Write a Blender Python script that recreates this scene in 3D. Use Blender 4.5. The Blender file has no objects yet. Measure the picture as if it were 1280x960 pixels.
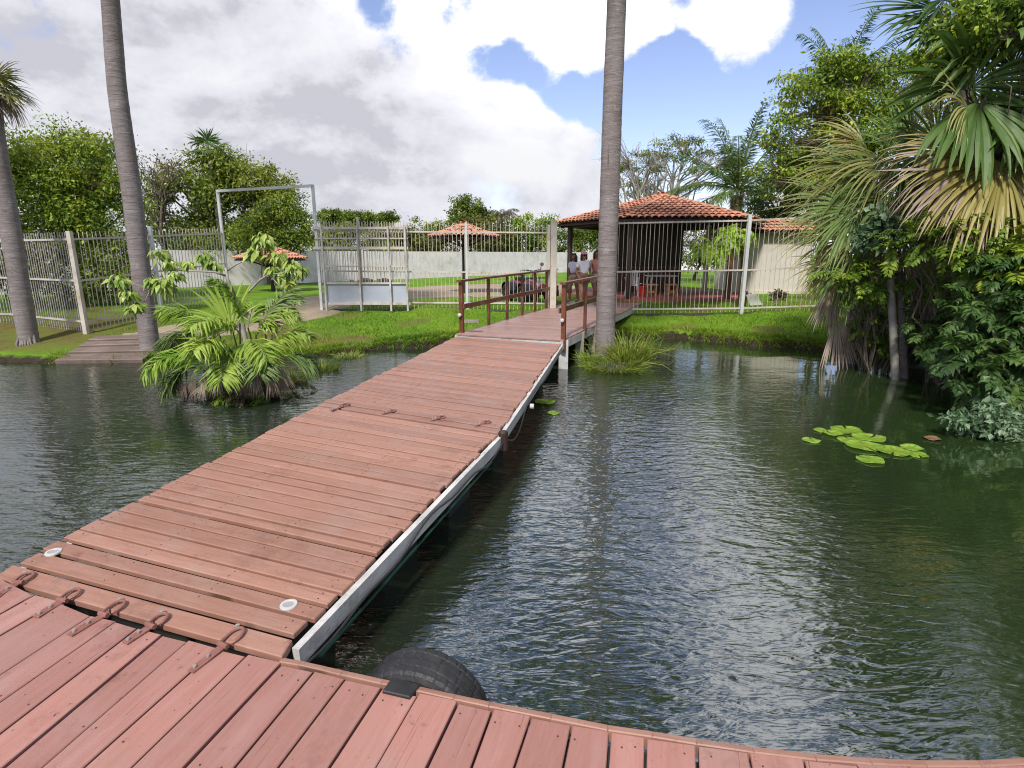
import bpy, math, random
import numpy as np
from mathutils import Vector

random.seed(7)
RNG = np.random.default_rng(7)
scene = bpy.context.scene
COL = scene.collection
PI = math.pi

# ------------------------------------------------------------------ camera
F_PX, PITCH, HC = 700.0, math.radians(13.0), 2.25
cam_d = bpy.data.cameras.new("camera")
cam = bpy.data.objects.new("camera", cam_d)
COL.objects.link(cam)
cam.location = (0, 0, HC)
cam.rotation_euler = (PI / 2 - PITCH, 0, 0)
cam_d.sensor_width = 36.0
cam_d.lens = 36.0 * F_PX / 1280.0
cam_d.clip_start = 0.05
cam_d.clip_end = 3000
scene.camera = cam
SP, CP = math.sin(PITCH), math.cos(PITCH)


def ray(px, py):
    """direction through a point of the photograph (survey of the place)"""
    r, u = px - 640.0, 480.0 - py
    return np.array([r, u * SP + F_PX * CP, u * CP - F_PX * SP])


def G(px, py, z=0.0):
    d = ray(px, py)
    t = (z - HC) / d[2]
    return np.array([d[0] * t, d[1] * t, z])


def A(px, py, Y):
    d = ray(px, py)
    t = Y / d[1]
    return np.array([d[0] * t, Y, HC + d[2] * t])


def mpp(py, Y):
    """metres per photograph pixel at depth Y"""
    return Y / (F_PX * CP + (480 - py) * SP)


# ------------------------------------------------------------------ mesh builder
def lerp(a, b, k):
    return a + (b - a) * k


class MB:
    def __init__(s):
        s.V, s.F, s.T, s.U, s.n = [], [], [], [], 0
        s.X = None

    def add(s, V, F, t=0.5, uv=None):
        V = np.asarray(V, float).reshape(-1, 3)
        k = len(V)
        if isinstance(F, np.ndarray):
            s.F.append(F + s.n)
        else:
            by = {}
            for f in F:
                by.setdefault(len(f), []).append(f)
            for q in by.values():
                s.F.append(np.array(q, dtype=np.int64) + s.n)
        s.V.append(V)
        s.T.append(np.full(k, t, float) if np.isscalar(t) else np.asarray(t, float))
        s.U.append(np.zeros((k, 2)) if uv is None else np.asarray(uv, float))
        s.n += k

    def box(s, lo, hi, t=0.5):
        (a, b, c), (d, e, f) = lo, hi
        V = [(a, b, c), (d, b, c), (d, e, c), (a, e, c), (a, b, f), (d, b, f), (d, e, f), (a, e, f)]
        s.add(V, BOXF, t)

    def beam(s, p0, p1, w, h, up=(0, 0, 1), t=0.5):
        """bar from p0 to p1, w wide (sideways) and h high, centred on the line"""
        p0, p1 = np.array(p0, float), np.array(p1, float)
        d = p1 - p0
        L = np.linalg.norm(d)
        d = d / L
        u = np.array(up, float)
        sd = np.cross(d, u)
        if np.linalg.norm(sd) < 1e-6:
            sd = np.cross(d, (0, 1, 0))
        sd /= np.linalg.norm(sd)
        u = np.cross(sd, d)
        V = []
        for p in (p0, p1):
            for a, b in ((-1, -1), (1, -1), (1, 1), (-1, 1)):
                V.append(p + sd * a * w / 2 + u * b * h / 2)
        uv = [(0, 0), (0, w), (0, w + h), (0, h), (L, 0), (L, w), (L, w + h), (L, h)]
        s.add(V, BEAMF, t, np.array(uv) + random.random() * 7)

    def tube(s, pts, rad, n=8, t=0.5, caps=True):
        P = np.array([tuple(p) for p in pts], float)
        m = len(P)
        R = np.full(m, rad, float) if np.isscalar(rad) else np.array(rad, float)
        T = np.gradient(P, axis=0)
        T /= np.linalg.norm(T, axis=1)[:, None] + 1e-12
        ref = np.array([0, 0, 1.0]) if abs(T[0][2]) < 0.9 else np.array([1.0, 0, 0])
        u = np.cross(T[0], ref)
        u /= np.linalg.norm(u)
        ang = np.linspace(0, 2 * PI, n, endpoint=False)
        V, uv, ln = [], [], 0.0
        for i in range(m):
            u = u - T[i] * np.dot(u, T[i])
            u /= np.linalg.norm(u) + 1e-12
            v = np.cross(T[i], u)
            if i:
                ln += np.linalg.norm(P[i] - P[i - 1])
            V.append(P[i] + R[i] * (np.cos(ang)[:, None] * u + np.sin(ang)[:, None] * v))
            uv += [(a / (2 * PI), ln) for a in ang]
        i = np.arange(m - 1)[:, None] * n
        j = np.arange(n)[None, :]
        j2 = (j + 1) % n
        F = np.stack([i + j, i + j2, i + n + j2, i + n + j], -1).reshape(-1, 4)
        base = s.n
        tt = t if np.isscalar(t) else np.repeat(t, n)
        s.add(np.concatenate(V), F, tt, uv)
        if caps:
            s.F.append(np.array([[base + k for k in range(n)][::-1]]))
            s.F.append(np.array([[base + (m - 1) * n + k for k in range(n)]]))

    def slab(s, a, b, c, d, th, ch=0.006, t=0.5, off=0.0):
        """board with top corners a-b (one end to the other, along the grain), c-d the other long side (b->c, d->a ends)"""
        a, b, c, d = (np.array(q, float) for q in (a, b, c, d))
        ctr = (a + b + c + d) / 4
        nrm = np.cross(b - a, d - a)
        nrm /= np.linalg.norm(nrm)
        if nrm[2] < 0:
            nrm = -nrm
        along = (b - a) / np.linalg.norm(b - a)
        acr = np.cross(nrm, along)

        def ins(q, o):
            sa = np.sign(np.dot(q - ctr, along))
            sc = np.sign(np.dot(q - ctr, acr))
            return q - along * sa * o - acr * sc * o
        cs = [a, b, c, d]
        V = [ins(q, ch) for q in cs] + [q - nrm * ch for q in cs] + [q - nrm * th for q in cs]
        F = [(0, 1, 2, 3), (8, 11, 10, 9)]
        for i in range(4):
            j = (i + 1) % 4
            F += [(4 + i, 4 + j, j, i), (8 + i, 8 + j, 4 + j, 4 + i)]
        if np.cross(b - a, d - a)[2] < 0:
            F = [f[::-1] for f in F]
        V = np.array(V)
        uv = np.stack([(V - ctr) @ along + off * 3.1, (V - ctr) @ acr + off * 1.7], -1)
        s.add(V, F, t, uv)

    def join(s, other, mat2):
        """take another builder's faces in as a second material of this same mesh"""
        s.X = (len(s.F), mat2)
        for f in other.F:
            s.F.append(f + s.n)
        s.V += other.V
        s.T += other.T
        s.U += other.U
        s.n += other.n

    def build(s, name, mat, parent=None, smooth=False, origin=None):
        V = np.concatenate(s.V)
        T = np.concatenate(s.T)
        U = np.concatenate(s.U)
        if parent is not None:
            o0 = WL[parent.name]
        elif origin is not None:
            o0 = np.array(origin, float)
        else:
            lo, hi = V.min(0), V.max(0)
            o0 = np.array([(lo[0] + hi[0]) / 2, (lo[1] + hi[1]) / 2, lo[2]])
        V = V - o0
        me = bpy.data.meshes.new(name)
        me.vertices.add(len(V))
        me.vertices.foreach_set("co", V.astype(np.float32).ravel())
        idx = np.concatenate([f.ravel() for f in s.F])
        sizes = np.concatenate([np.full(len(f), f.shape[1]) for f in s.F])
        me.loops.add(len(idx))
        me.loops.foreach_set("vertex_index", idx.astype(np.int32))
        me.polygons.add(len(sizes))
        st = np.concatenate([[0], np.cumsum(sizes)[:-1]])
        me.polygons.foreach_set("loop_start", st.astype(np.int32))
        me.polygons.foreach_set("use_smooth", np.full(len(sizes), bool(smooth)))
        me.update(calc_edges=True)
        at = me.attributes.new("tint", "FLOAT", "POINT")
        at.data.foreach_set("value", T.astype(np.float32))
        ul = me.uv_layers.new(name="UVMap")
        ul.data.foreach_set("uv", U[idx].astype(np.float32).ravel())
        me.materials.append(mat)
        if s.X:
            k, m2 = s.X
            me.materials.append(m2)
            me.polygons.foreach_set("material_index", np.concatenate([np.full(len(f), 1 if i >= k else 0) for i, f in enumerate(s.F)]).astype(np.int32))
        o = bpy.data.objects.new(name, me)
        COL.objects.link(o)
        if parent is None:
            o.location = o0
            WL[o.name] = o0
        else:
            o.parent = parent
            WL[o.name] = o0
        return o


BOXF = [(0, 3, 2, 1), (4, 5, 6, 7), (0, 1, 5, 4), (1, 2, 6, 5), (2, 3, 7, 6), (3, 0, 4, 7)]
BEAMF = [(0, 1, 2, 3), (7, 6, 5, 4), (0, 4, 5, 1), (1, 5, 6, 2), (2, 6, 7, 3), (3, 7, 4, 0)]
WL = {}


def tag(o, label=None, cat=None, group=None, kind=None):
    if label:
        o["label"] = label
    if cat:
        o["category"] = cat
    if group:
        o["group"] = group
    if kind:
        o["kind"] = kind
    return o


def thing(name, label, cat, loc, group=None):
    o = bpy.data.objects.new(name, None)
    COL.objects.link(o)
    o.location = tuple(float(v) for v in loc)
    o.empty_display_size = 0.2
    WL[o.name] = np.array(loc, float)
    return tag(o, label, cat, group)


# ------------------------------------------------------------------ materials
class NT:
    def __init__(s, tree):
        s.t = tree
        tree.nodes.clear()

    def n(s, typ, ins=None, **props):
        nd = s.t.nodes.new(typ)
        for k, v in props.items():
            setattr(nd, k, v)
        for k, v in (ins or {}).items():
            sock = nd.inputs[k]
            if isinstance(v, bpy.types.NodeSocket):
                s.t.links.new(v, sock)
            else:
                sock.default_value = v
        return nd

    def math(s, op, a, b=0.0, clamp=False):
        return s.n("ShaderNodeMath", {0: a, 1: b}, operation=op, use_clamp=clamp).outputs[0]

    def mixc(s, fac, a, b, blend="MIX"):
        nd = s.n("ShaderNodeMix", None, data_type="RGBA", blend_type=blend)
        for k, v in ((0, fac), (6, a), (7, b)):
            if isinstance(v, bpy.types.NodeSocket):
                s.t.links.new(v, nd.inputs[k])
            else:
                nd.inputs[k].default_value = v if k == 0 else c4(v)
        return nd.outputs[2]

    def ramp(s, fac, stops, interp="LINEAR"):
        nd = s.n("ShaderNodeValToRGB", {0: fac})
        r = nd.color_ramp
        r.interpolation = interp
        while len(r.elements) < len(stops):
            r.elements.new(0.5)
        for e, (p, c) in zip(r.elements, stops):
            e.position = p
            e.color = c4(c)
        return nd.outputs[0]

    def rng(s, v, a, b, c=0.0, d=1.0, smooth=False):
        return s.n("ShaderNodeMapRange", {0: v, 1: a, 2: b, 3: c, 4: d}, interpolation_type="SMOOTHSTEP" if smooth else "LINEAR").outputs[0]


def c4(c):
    if np.isscalar(c):
        return (c, c, c, 1)
    return tuple(c) + (1,) if len(c) == 3 else tuple(c)


def newmat(name):
    m = bpy.data.materials.new(name)
    m.use_nodes = True
    t = NT(m.node_tree)
    out = t.n("ShaderNodeOutputMaterial")
    return m, t, out


def coords(t, kind="Object", scale=(1, 1, 1), rot=(0, 0, 0)):
    tc = t.n("ShaderNodeTexCoord").outputs[kind]
    return t.n("ShaderNodeMapping", {"Vector": tc, "Scale": scale, "Rotation": rot}).outputs[0]


def geopos(t, scale=(1, 1, 1)):
    g = t.n("ShaderNodeNewGeometry").outputs["Position"]
    return t.n("ShaderNodeMapping", {"Vector": g, "Scale": scale}).outputs[0]


def noise(t, vec, scale, detail=4, rough=0.55, dist=0.0):
    return t.n("ShaderNodeTexNoise", {"Vector": vec, "Scale": scale, "Detail": detail, "Roughness": rough, "Distortion": dist}).outputs[0]


def tintv(t):
    return t.n("ShaderNodeAttribute", None, attribute_name="tint").outputs["Fac"]


def bump(t, h, strength=0.3, dist=0.02):
    return t.n("ShaderNodeBump", {"Height": h, "Strength": strength, "Distance": dist}).outputs[0]


def principled(t, out, color, rough=0.6, normal=None, **kw):
    ins = {"Base Color": color if isinstance(color, bpy.types.NodeSocket) else c4(color), "Roughness": rough}
    if normal is not None:
        ins["Normal"] = normal
    ins.update({k.replace("_", " "): v for k, v in kw.items()})
    p = t.n("ShaderNodeBsdfPrincipled", ins)
    t.t.links.new(p.outputs[0], out.inputs[0])
    return p


def mat_plain(name, col, rough=0.6, var=0.25, scale=6.0, dirt=None, bmp=0.1, **kw):
    m, t, out = newmat(name)
    v = geopos(t)
    n1 = noise(t, v, scale, 5, 0.6)
    n2 = noise(t, v, scale * 7, 3, 0.6)
    lo = tuple(c * (1 - var) for c in col)
    hi = tuple(min(1, c * (1 + var * 0.6)) for c in col)
    c = t.ramp(n1, [(0.3, lo), (0.7, hi)])
    c = t.mixc(t.math("MULTIPLY", tintv(t), 0.5), c, t.mixc(1.0, c, (0.6, 0.6, 0.6), "MULTIPLY"))
    if dirt:
        c = t.mixc(t.rng(noise(t, v, scale * 0.6, 8, 0.7), 0.52, 0.72, 0, 0.8), c, dirt)
    principled(t, out, c, rough, bump(t, n2, bmp, 0.01), **kw)
    return m


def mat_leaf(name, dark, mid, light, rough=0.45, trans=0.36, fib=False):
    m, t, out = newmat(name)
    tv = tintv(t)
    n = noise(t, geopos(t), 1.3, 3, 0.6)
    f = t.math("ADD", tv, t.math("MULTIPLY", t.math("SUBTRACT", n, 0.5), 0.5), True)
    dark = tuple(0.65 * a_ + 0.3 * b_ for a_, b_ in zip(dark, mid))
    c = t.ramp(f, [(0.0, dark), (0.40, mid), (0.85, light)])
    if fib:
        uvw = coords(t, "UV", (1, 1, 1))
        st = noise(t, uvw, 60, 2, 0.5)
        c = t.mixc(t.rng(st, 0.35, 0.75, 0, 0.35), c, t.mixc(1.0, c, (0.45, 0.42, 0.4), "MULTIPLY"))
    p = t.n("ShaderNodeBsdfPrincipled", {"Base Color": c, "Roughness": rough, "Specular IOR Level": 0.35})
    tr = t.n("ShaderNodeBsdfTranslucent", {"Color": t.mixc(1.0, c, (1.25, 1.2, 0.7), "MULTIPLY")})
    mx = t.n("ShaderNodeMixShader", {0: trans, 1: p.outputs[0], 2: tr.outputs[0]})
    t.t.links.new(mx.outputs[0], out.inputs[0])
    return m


def mat_deck(name, base, dark, pale, grain=1.0, gloss=0.45):
    """old painted boards: pinkish brown paint, grain along the board, worn and dirty spots"""
    m, t, out = newmat(name)
    uv = coords(t, "UV", (1.2, 16, 1))
    uv2 = coords(t, "UV", (0.8, 3.5, 1))
    uv3 = coords(t, "UV", (3, 60, 1))
    g1 = noise(t, uv, 2.2, 6, 0.6, 0.5)
    g2 = noise(t, uv2, 2.0, 6, 0.65)
    g3 = noise(t, uv3, 2.0, 3, 0.6, 0.2)
    c = t.mixc(t.rng(g1, 0.35, 0.75, 0, 0.55), base, dark)
    c = t.mixc(t.rng(g2, 0.5, 0.78, 0, 0.75), c, pale)
    tv = tintv(t)
    c = t.mixc(t.rng(tv, 0.2, 1.0, 0.0, 0.38), c, t.mixc(1.0, c, (0.62, 0.55, 0.54), "MULTIPLY"))
    c = t.mixc(t.rng(tv, 0.75, 0.1, 0.0, 0.3), c, t.mixc(1.0, c, (1.3, 1.2, 1.18), "MULTIPLY"))
    spots = noise(t, geopos(t), 9, 6, 0.75)
    c = t.mixc(t.rng(spots, 0.60, 0.72, 0, 0.7), c, tuple(q * 0.5 for q in dark))
    foot = noise(t, geopos(t), 1.6, 7, 0.7, 0.4)
    c = t.mixc(t.rng(foot, 0.50, 0.70, 0, 0.45), c, (0.30, 0.215, 0.18))
    damp = noise(t, t.n("ShaderNodeMapping", {"Vector": geopos(t), "Location": (7, 3, 1)}).outputs[0], 2.3, 8, 0.72)
    c = t.mixc(t.rng(damp, 0.56, 0.70, 0, 0.55), c, tuple(q * 0.62 for q in dark))
    split = noise(t, coords(t, "UV", (0.55, 42, 1)), 3.0, 2, 0.5, 0.3)
    c = t.mixc(t.rng(split, 0.70, 0.745, 0, 0.7), c, (0.07, 0.035, 0.025))
    flecks = noise(t, geopos(t), 55, 2, 0.6)
    c = t.mixc(t.rng(flecks, 0.70, 0.76, 0, 0.8), c, (0.08, 0.045, 0.03))
    h = t.math("ADD", t.math("MULTIPLY", g3, 0.6), g1)
    rr = t.rng(g2, 0.3, 0.8, gloss - 0.08, gloss + 0.2)
    principled(t, out, c, rr, bump(t, h, 0.35 * grain, 0.008), Specular_IOR_Level=0.45)
    return m


M = {}
M["deck"] = mat_deck("painted_boards", (0.335, 0.174, 0.124), (0.235, 0.108, 0.07), (0.40, 0.24, 0.185))
M["dock"] = mat_deck("painted_dock_boards", (0.37, 0.184, 0.150), (0.28, 0.122, 0.092), (0.42, 0.245, 0.215))
M["pier"] = mat_deck("weathered_pier_boards", (0.33, 0.20, 0.165), (0.235, 0.125, 0.10), (0.43, 0.30, 0.265), gloss=0.38)
M["rail"] = mat_deck("varnished_rail", (0.155, 0.052, 0.022), (0.085, 0.027, 0.012), (0.24, 0.095, 0.045), gloss=0.35)
M["greyplank"] = mat_deck("grey_planks", (0.165, 0.125, 0.10), (0.08, 0.058, 0.045), (0.27, 0.22, 0.185), gloss=0.6)
M["whitebeam"] = mat_plain("weathered_white_paint", (0.60, 0.585, 0.56), 0.6, 0.2, 5, (0.12, 0.105, 0.09), 0.2)
M["picket"] = mat_plain("cream_painted_steel", (0.56, 0.51, 0.44), 0.5, 0.2, 3, (0.26, 0.16, 0.09))
M["picketgrey"] = mat_plain("grey_painted_steel", (0.50, 0.48, 0.46), 0.5, 0.2, 3, (0.24, 0.17, 0.12))
M["steel"] = mat_plain("galvanised_post", (0.56, 0.58, 0.58), 0.45, 0.15, 2, (0.30, 0.27, 0.23))
M["panel"] = mat_plain("grey_sheet_panel", (0.42, 0.45, 0.53), 0.5, 0.12, 1.5, (0.34, 0.33, 0.34))
M["wallwhite"] = mat_plain("limewashed_wall", (0.80, 0.735, 0.77), 0.85, 0.14, 1.5, (0.40, 0.37, 0.34), 0.2)
M["cabin"] = mat_plain("cream_render", (0.60, 0.55, 0.49), 0.85, 0.1, 0.8, (0.45, 0.38, 0.30), 0.2)
M["concrete"] = mat_plain("mossy_concrete", (0.30, 0.27, 0.22), 0.9, 0.3, 4, (0.10, 0.09, 0.06), 0.4)
M["postwhite"] = mat_plain("whitewashed_post", (0.62, 0.57, 0.48), 0.8, 0.15, 4, (0.33, 0.26, 0.18), 0.3)
M["tile"] = mat_plain("terracotta_tile", (0.60, 0.275, 0.165), 0.8, 0.28, 3.0, (0.36, 0.17, 0.10), 0.3)
M["darkwood"] = mat_plain("dark_timber", (0.04, 0.02, 0.013), 0.55, 0.3, 5, None, 0.3)
M["brownwood"] = mat_plain("brown_timber", (0.13, 0.05, 0.028), 0.55, 0.3, 5, None, 0.3)
M["redfloor"] = mat_plain("red_floor", (0.44, 0.13, 0.095), 0.7, 0.15, 1.2, (0.2, 0.07, 0.05), 0.1)
M["rubber"] = mat_plain("black_rubber", (0.022, 0.022, 0.024), 0.55, 0.3, 12, (0.06, 0.055, 0.05), 0.3)
M["black"] = mat_plain("black_plastic", (0.015, 0.015, 0.016), 0.4, 0.2, 8)
M["cable"] = mat_plain("black_cable", (0.03, 0.03, 0.035), 0.45, 0.2, 20)
M["teal"] = mat_plain("teal_float", (0.012, 0.075, 0.055), 0.5, 0.3, 4, (0.02, 0.03, 0.02))
M["hull"] = mat_plain("dark_float", (0.035, 0.035, 0.033), 0.6, 0.3, 4)
M["lampwhite"] = mat_plain("white_lamp_ring", (0.55, 0.54, 0.51), 0.35, 0.1, 8)
M["lens"] = mat_plain("lamp_lens", (0.38, 0.38, 0.37), 0.15, 0.15, 20)
M["boltsteel"] = mat_plain("bolt_steel", (0.55, 0.50, 0.46), 0.35, 0.2, 30, Metallic=0.6)
M["hinge"] = mat_plain("painted_iron", (0.27, 0.115, 0.09), 0.5, 0.3, 14, (0.13, 0.05, 0.03), 0.3)
M["whiteplastic"] = mat_plain("white_plastic", (0.75, 0.74, 0.72), 0.4, 0.08, 4)
M["redplastic"] = mat_plain("red_plastic", (0.55, 0.03, 0.02), 0.4, 0.1, 4)
M["orangewood"] = mat_plain("pale_pine", (0.42, 0.22, 0.09), 0.6, 0.2, 6)
M["paper"] = mat_plain("white_board", (0.78, 0.77, 0.75), 0.6, 0.06, 3)
M["redpaint"] = mat_plain("faded_red_paint", (0.19, 0.055, 0.05), 0.35, 0.15, 6)
M["stone"] = mat_plain("dark_stone", (0.06, 0.055, 0.05), 0.9, 0.4, 6)
M["bark"] = mat_plain("grey_bark", (0.16, 0.125, 0.095), 0.9, 0.4, 5, (0.07, 0.055, 0.04), 0.6)
M["barkpale"] = mat_plain("pale_bark", (0.36, 0.33, 0.29), 0.9, 0.35, 6, (0.14, 0.12, 0.09), 0.6)
M["petiole"] = mat_plain("green_petiole", (0.16, 0.19, 0.05), 0.5, 0.3, 4)
M["deadstalk"] = mat_plain("dead_stalk", (0.16, 0.105, 0.07), 0.85, 0.35, 6)

M["leaf_mid"] = mat_leaf("foliage_mid", (0.03, 0.06, 0.010), (0.105, 0.17, 0.018), (0.25, 0.31, 0.04))
M["leaf_green"] = mat_leaf("foliage_green", (0.022, 0.055, 0.014), (0.07, 0.145, 0.035), (0.17, 0.27, 0.075), 0.38)
M["fern"] = mat_leaf("fern_lime", (0.10, 0.20, 0.015), (0.24, 0.42, 0.03), (0.42, 0.58, 0.07))
M["leaf_dark"] = mat_leaf("foliage_dark", (0.016, 0.04, 0.010), (0.045, 0.095, 0.018), (0.12, 0.19, 0.035))
M["leaf_yellow"] = mat_leaf("foliage_yellow", (0.05, 0.085, 0.012), (0.15, 0.20, 0.022), (0.30, 0.33, 0.05))
M["leaf_bright"] = mat_leaf("foliage_bright", (0.035, 0.085, 0.010), (0.14, 0.24, 0.020), (0.36, 0.43, 0.05), 0.4, 0.32)
M["leaf_olive"] = mat_leaf("foliage_olive", (0.04, 0.05, 0.012), (0.11, 0.125, 0.022), (0.22, 0.21, 0.05))
M["leaf_rust"] = mat_leaf("foliage_rust", (0.05, 0.035, 0.022), (0.13, 0.095, 0.06), (0.22, 0.17, 0.11))
M["leaf_pale"] = mat_leaf("foliage_bluegreen", (0.05, 0.105, 0.05), (0.12, 0.21, 0.105), (0.26, 0.36, 0.22))
M["leaf_sapling"] = mat_leaf("foliage_sapling", (0.07, 0.125, 0.018), (0.19, 0.31, 0.04), (0.42, 0.50, 0.13), 0.35, 0.3)
M["fan_green"] = mat_leaf("fan_green", (0.03, 0.07, 0.016), (0.085, 0.16, 0.035), (0.22, 0.31, 0.10), 0.5, 0.25, True)
M["fan_olive"] = mat_leaf("fan_olive", (0.065, 0.08, 0.02), (0.18, 0.20, 0.05), (0.40, 0.38, 0.15), 0.42, 0.25, True)
M["fan_yellow"] = mat_leaf("fan_yellow", (0.10, 0.085, 0.022), (0.27, 0.24, 0.06), (0.48, 0.40, 0.16), 0.42, 0.25, True)
M["fan_dead"] = mat_leaf("fan_dead", (0.10, 0.07, 0.055), (0.26, 0.19, 0.155), (0.46, 0.37, 0.32), 0.75, 0.15, True)
M["fan_bright"] = mat_leaf("fan_bright", (0.06, 0.15, 0.015), (0.17, 0.33, 0.03), (0.38, 0.50, 0.09), 0.36, 0.32, True)
M["reed"] = mat_leaf("reed_blade", (0.05, 0.09, 0.012), (0.17, 0.26, 0.03), (0.38, 0.38, 0.09), 0.45, 0.3)
M["blade"] = mat_leaf("grass_blade", (0.045, 0.10, 0.010), (0.125, 0.235, 0.016), (0.25, 0.32, 0.035), 0.5, 0.3)
M["nail"] = mat_plain("nail_heads", (0.075, 0.045, 0.035), 0.5, 0.3, 30)
M["pad"] = mat_leaf("lily_pad", (0.09, 0.18, 0.02), (0.19, 0.34, 0.035), (0.32, 0.45, 0.08), 0.3, 0.15)
M["padbrown"] = mat_plain("brown_leaf", (0.22, 0.12, 0.07), 0.5, 0.3, 20)

# brown ageing spots and veins on the pads
_t = NT.__new__(NT)
_t.t = M["pad"].node_tree
_p = [n for n in _t.t.nodes if n.type == "BSDF_PRINCIPLED"][0]
_c = _p.inputs["Base Color"].links[0].from_socket
_sp = noise(_t, geopos(_t), 11, 5, 0.7)
_t.t.links.new(_t.mixc(_t.rng(_sp, 0.50, 0.66, 0, 0.7), _c, (0.20, 0.17, 0.03)), _p.inputs["Base Color"])
# ------------------------------------------------------------------ sky, sun
SUN_EL, SUN_AZ = math.radians(48), math.radians(196)   # azimuth clockwise from +Y (behind, to the left)
world = bpy.data.worlds.new("World")
scene.world = world
world.use_nodes = True
t = NT(world.node_tree)
wout = t.n("ShaderNodeOutputWorld")
sky = t.n("ShaderNodeTexSky", None, sky_type="NISHITA", sun_disc=False, sun_elevation=SUN_EL, sun_rotation=SUN_AZ,
          air_density=1.0, dust_density=0.6, ozone_density=1.6)
dirv = t.n("ShaderNodeTexCoord").outputs["Generated"]


def skydir(px, py):
    d = ray(px, py)
    return tuple(d / np.linalg.norm(d))


def blob(px, py, r, soft=0.0):
    dp = t.n("ShaderNodeVectorMath", {0: dirv, 1: skydir(px, py)}, operation="DOT_PRODUCT").outputs["Value"]
    return t.rng(dp, math.cos(math.radians(r)), math.cos(math.radians(soft)), 0, 1, True)


def nz(off, scale, detail=7, rough=0.56, zs=1.7):
    v = t.n("ShaderNodeMapping", {"Vector": dirv, "Location": off, "Scale": (1, 1, zs)}).outputs[0]
    return noise(t, v, scale, detail, rough, 0.15)


n_big = nz((0.3, 0.1, 0.2), 4.2, 10, 0.62)
n_sun = nz((0.3 + 0.012, 0.1 + 0.0, 0.2 - 0.06), 4.2, 10, 0.62)     # same cloud field, sampled towards the sun
cov = t.math("ADD", t.math("MULTIPLY", t.math("SUBTRACT", n_big, 0.5), 5.6), 0.62)
n_fine = nz((1.7, 0.6, 3.1), 15, 8, 0.62, 1.3)
cov = t.math("ADD", cov, t.math("MULTIPLY", t.math("SUBTRACT", n_fine, 0.5), 2.4))
for px, py, r, w in ((600, 82, 2.6, -1.5), (648, 84, 3.0, -1.7), (695, 104, 3.0, -1.7), (735, 122, 3.6, -1.7), (800, 140, 6.5, -2.2), (890, 160, 9, -2.2), (850, 88, 3.6, -1.5), (1035, 45, 6.0, -1.6),
                     (1100, 130, 10, -1.2), (470, 3, 2.2, -1.0), (570, 8, 2.4, -1.1), (925, 36, 5.2, 1.9), (730, 28, 7.5, 1.4), (610, 150, 6.0, 1.2), (665, 175, 5.0, 1.2), (738, 158, 2.4, 1.6), (560, 40, 4, 0.5),
                     (400, 120, 22, 0.7), (100, 120, 26, 0.8), (720, 250, 8, 1.0), (420, 250, 6, -0.25), (1180, 40, 6, 0.3), (720, -480, 24, -0.45)):
    cov = t.math("ADD", cov, t.math("MULTIPLY", blob(px, py, r), w))
mask = t.rng(cov, 0.05, 1.15, 0, 1, True)
lit = t.math("ADD", t.math("MULTIPLY", t.math("SUBTRACT", n_big, n_sun), 3.0), 0.52)
lit = t.math("ADD", lit, t.math("MULTIPLY", t.math("SUBTRACT", n_fine, 0.5), 0.8))
n_soft = nz((5.3, 2.1, 1.2), 2.2, 5, 0.5, 1.4)
lit = t.math("ADD", lit, t.math("MULTIPLY", t.math("SUBTRACT", n_soft, 0.5), 0.9))
for px, py, r, w in ((630, 130, 7, 0.30), (500, 60, 9, 0.36), (720, 30, 8, 0.2), (925, 36, 7, 0.14), (380, 155, 13, -0.45), (480, 160, 6, -0.2), (60, 90, 20, -0.10), (640, 215, 7, 0.05),
                     (330, 30, 8, 0.32), (720, -480, 30, 0.3), (690, 170, 5, 0.3), (560, 190, 5, -0.1)):
    lit = t.math("ADD", lit, t.math("MULTIPLY", blob(px, py, r), w))
ccol = t.ramp(lit, [(0.0, (0.43, 0.43, 0.48)), (0.35, (0.55, 0.55, 0.60)), (0.68, (0.61, 0.615, 0.655)), (1.0, (0.66, 0.662, 0.68))])
STR = 0.10
# added gain on the unseen clouds high overhead, to brighten the pond's reflection
gain = t.math("ADD", 1.0 / STR, t.math("MULTIPLY", blob(760, -520, 34), 1.0 / STR))
cl = t.n("ShaderNodeVectorMath", {0: ccol, "Scale": gain}, operation="SCALE").outputs[0]
# the clear sky near the horizon is milky
sep = t.n("ShaderNodeSeparateXYZ", {0: dirv}).outputs["Z"]
hz = t.rng(sep, 0.0, 0.13, 0.75, 0.0, True)
skyc = t.mixc(1.0, sky.outputs[0], (1.45, 1.27, 1.36), "MULTIPLY")
skyc = t.mixc(hz, skyc, (5.0, 5.3, 6.1))
skyc = t.mixc(mask, skyc, cl)
bg = t.n("ShaderNodeBackground", {"Color": skyc, "Strength": STR})
t.t.links.new(bg.outputs[0], wout.inputs[0])

sl = bpy.data.lights.new("sun", "SUN")
sl.energy = 3.2
sl.angle = math.radians(6)
sl.color = (1.0, 0.955, 0.88)
so = bpy.data.objects.new("sun", sl)
COL.objects.link(so)
so.location = (-10, -10, 30)
to_sun = Vector((math.sin(SUN_AZ) * math.cos(SUN_EL), math.cos(SUN_AZ) * math.cos(SUN_EL), math.sin(SUN_EL)))
so.rotation_euler = to_sun.to_track_quat("Z", "Y").to_euler()

vs = scene.view_settings
vs.view_transform = "Standard"
vs.look = "None"
vs.exposure = 0.5
vs.gamma = 1.0
vs.use_curve_mapping = False
scene.cycles.filter_width = 1.1
scene.cycles.max_bounces = 8
scene.cycles.diffuse_bounces = 3
scene.cycles.glossy_bounces = 3
scene.cycles.transmission_bounces = 3
scene.cycles.transparent_max_bounces = 8
scene.cycles.caustics_reflective = False
scene.cycles.caustics_refractive = False
scene.cycles.sample_clamp_indirect = 6.0

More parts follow.
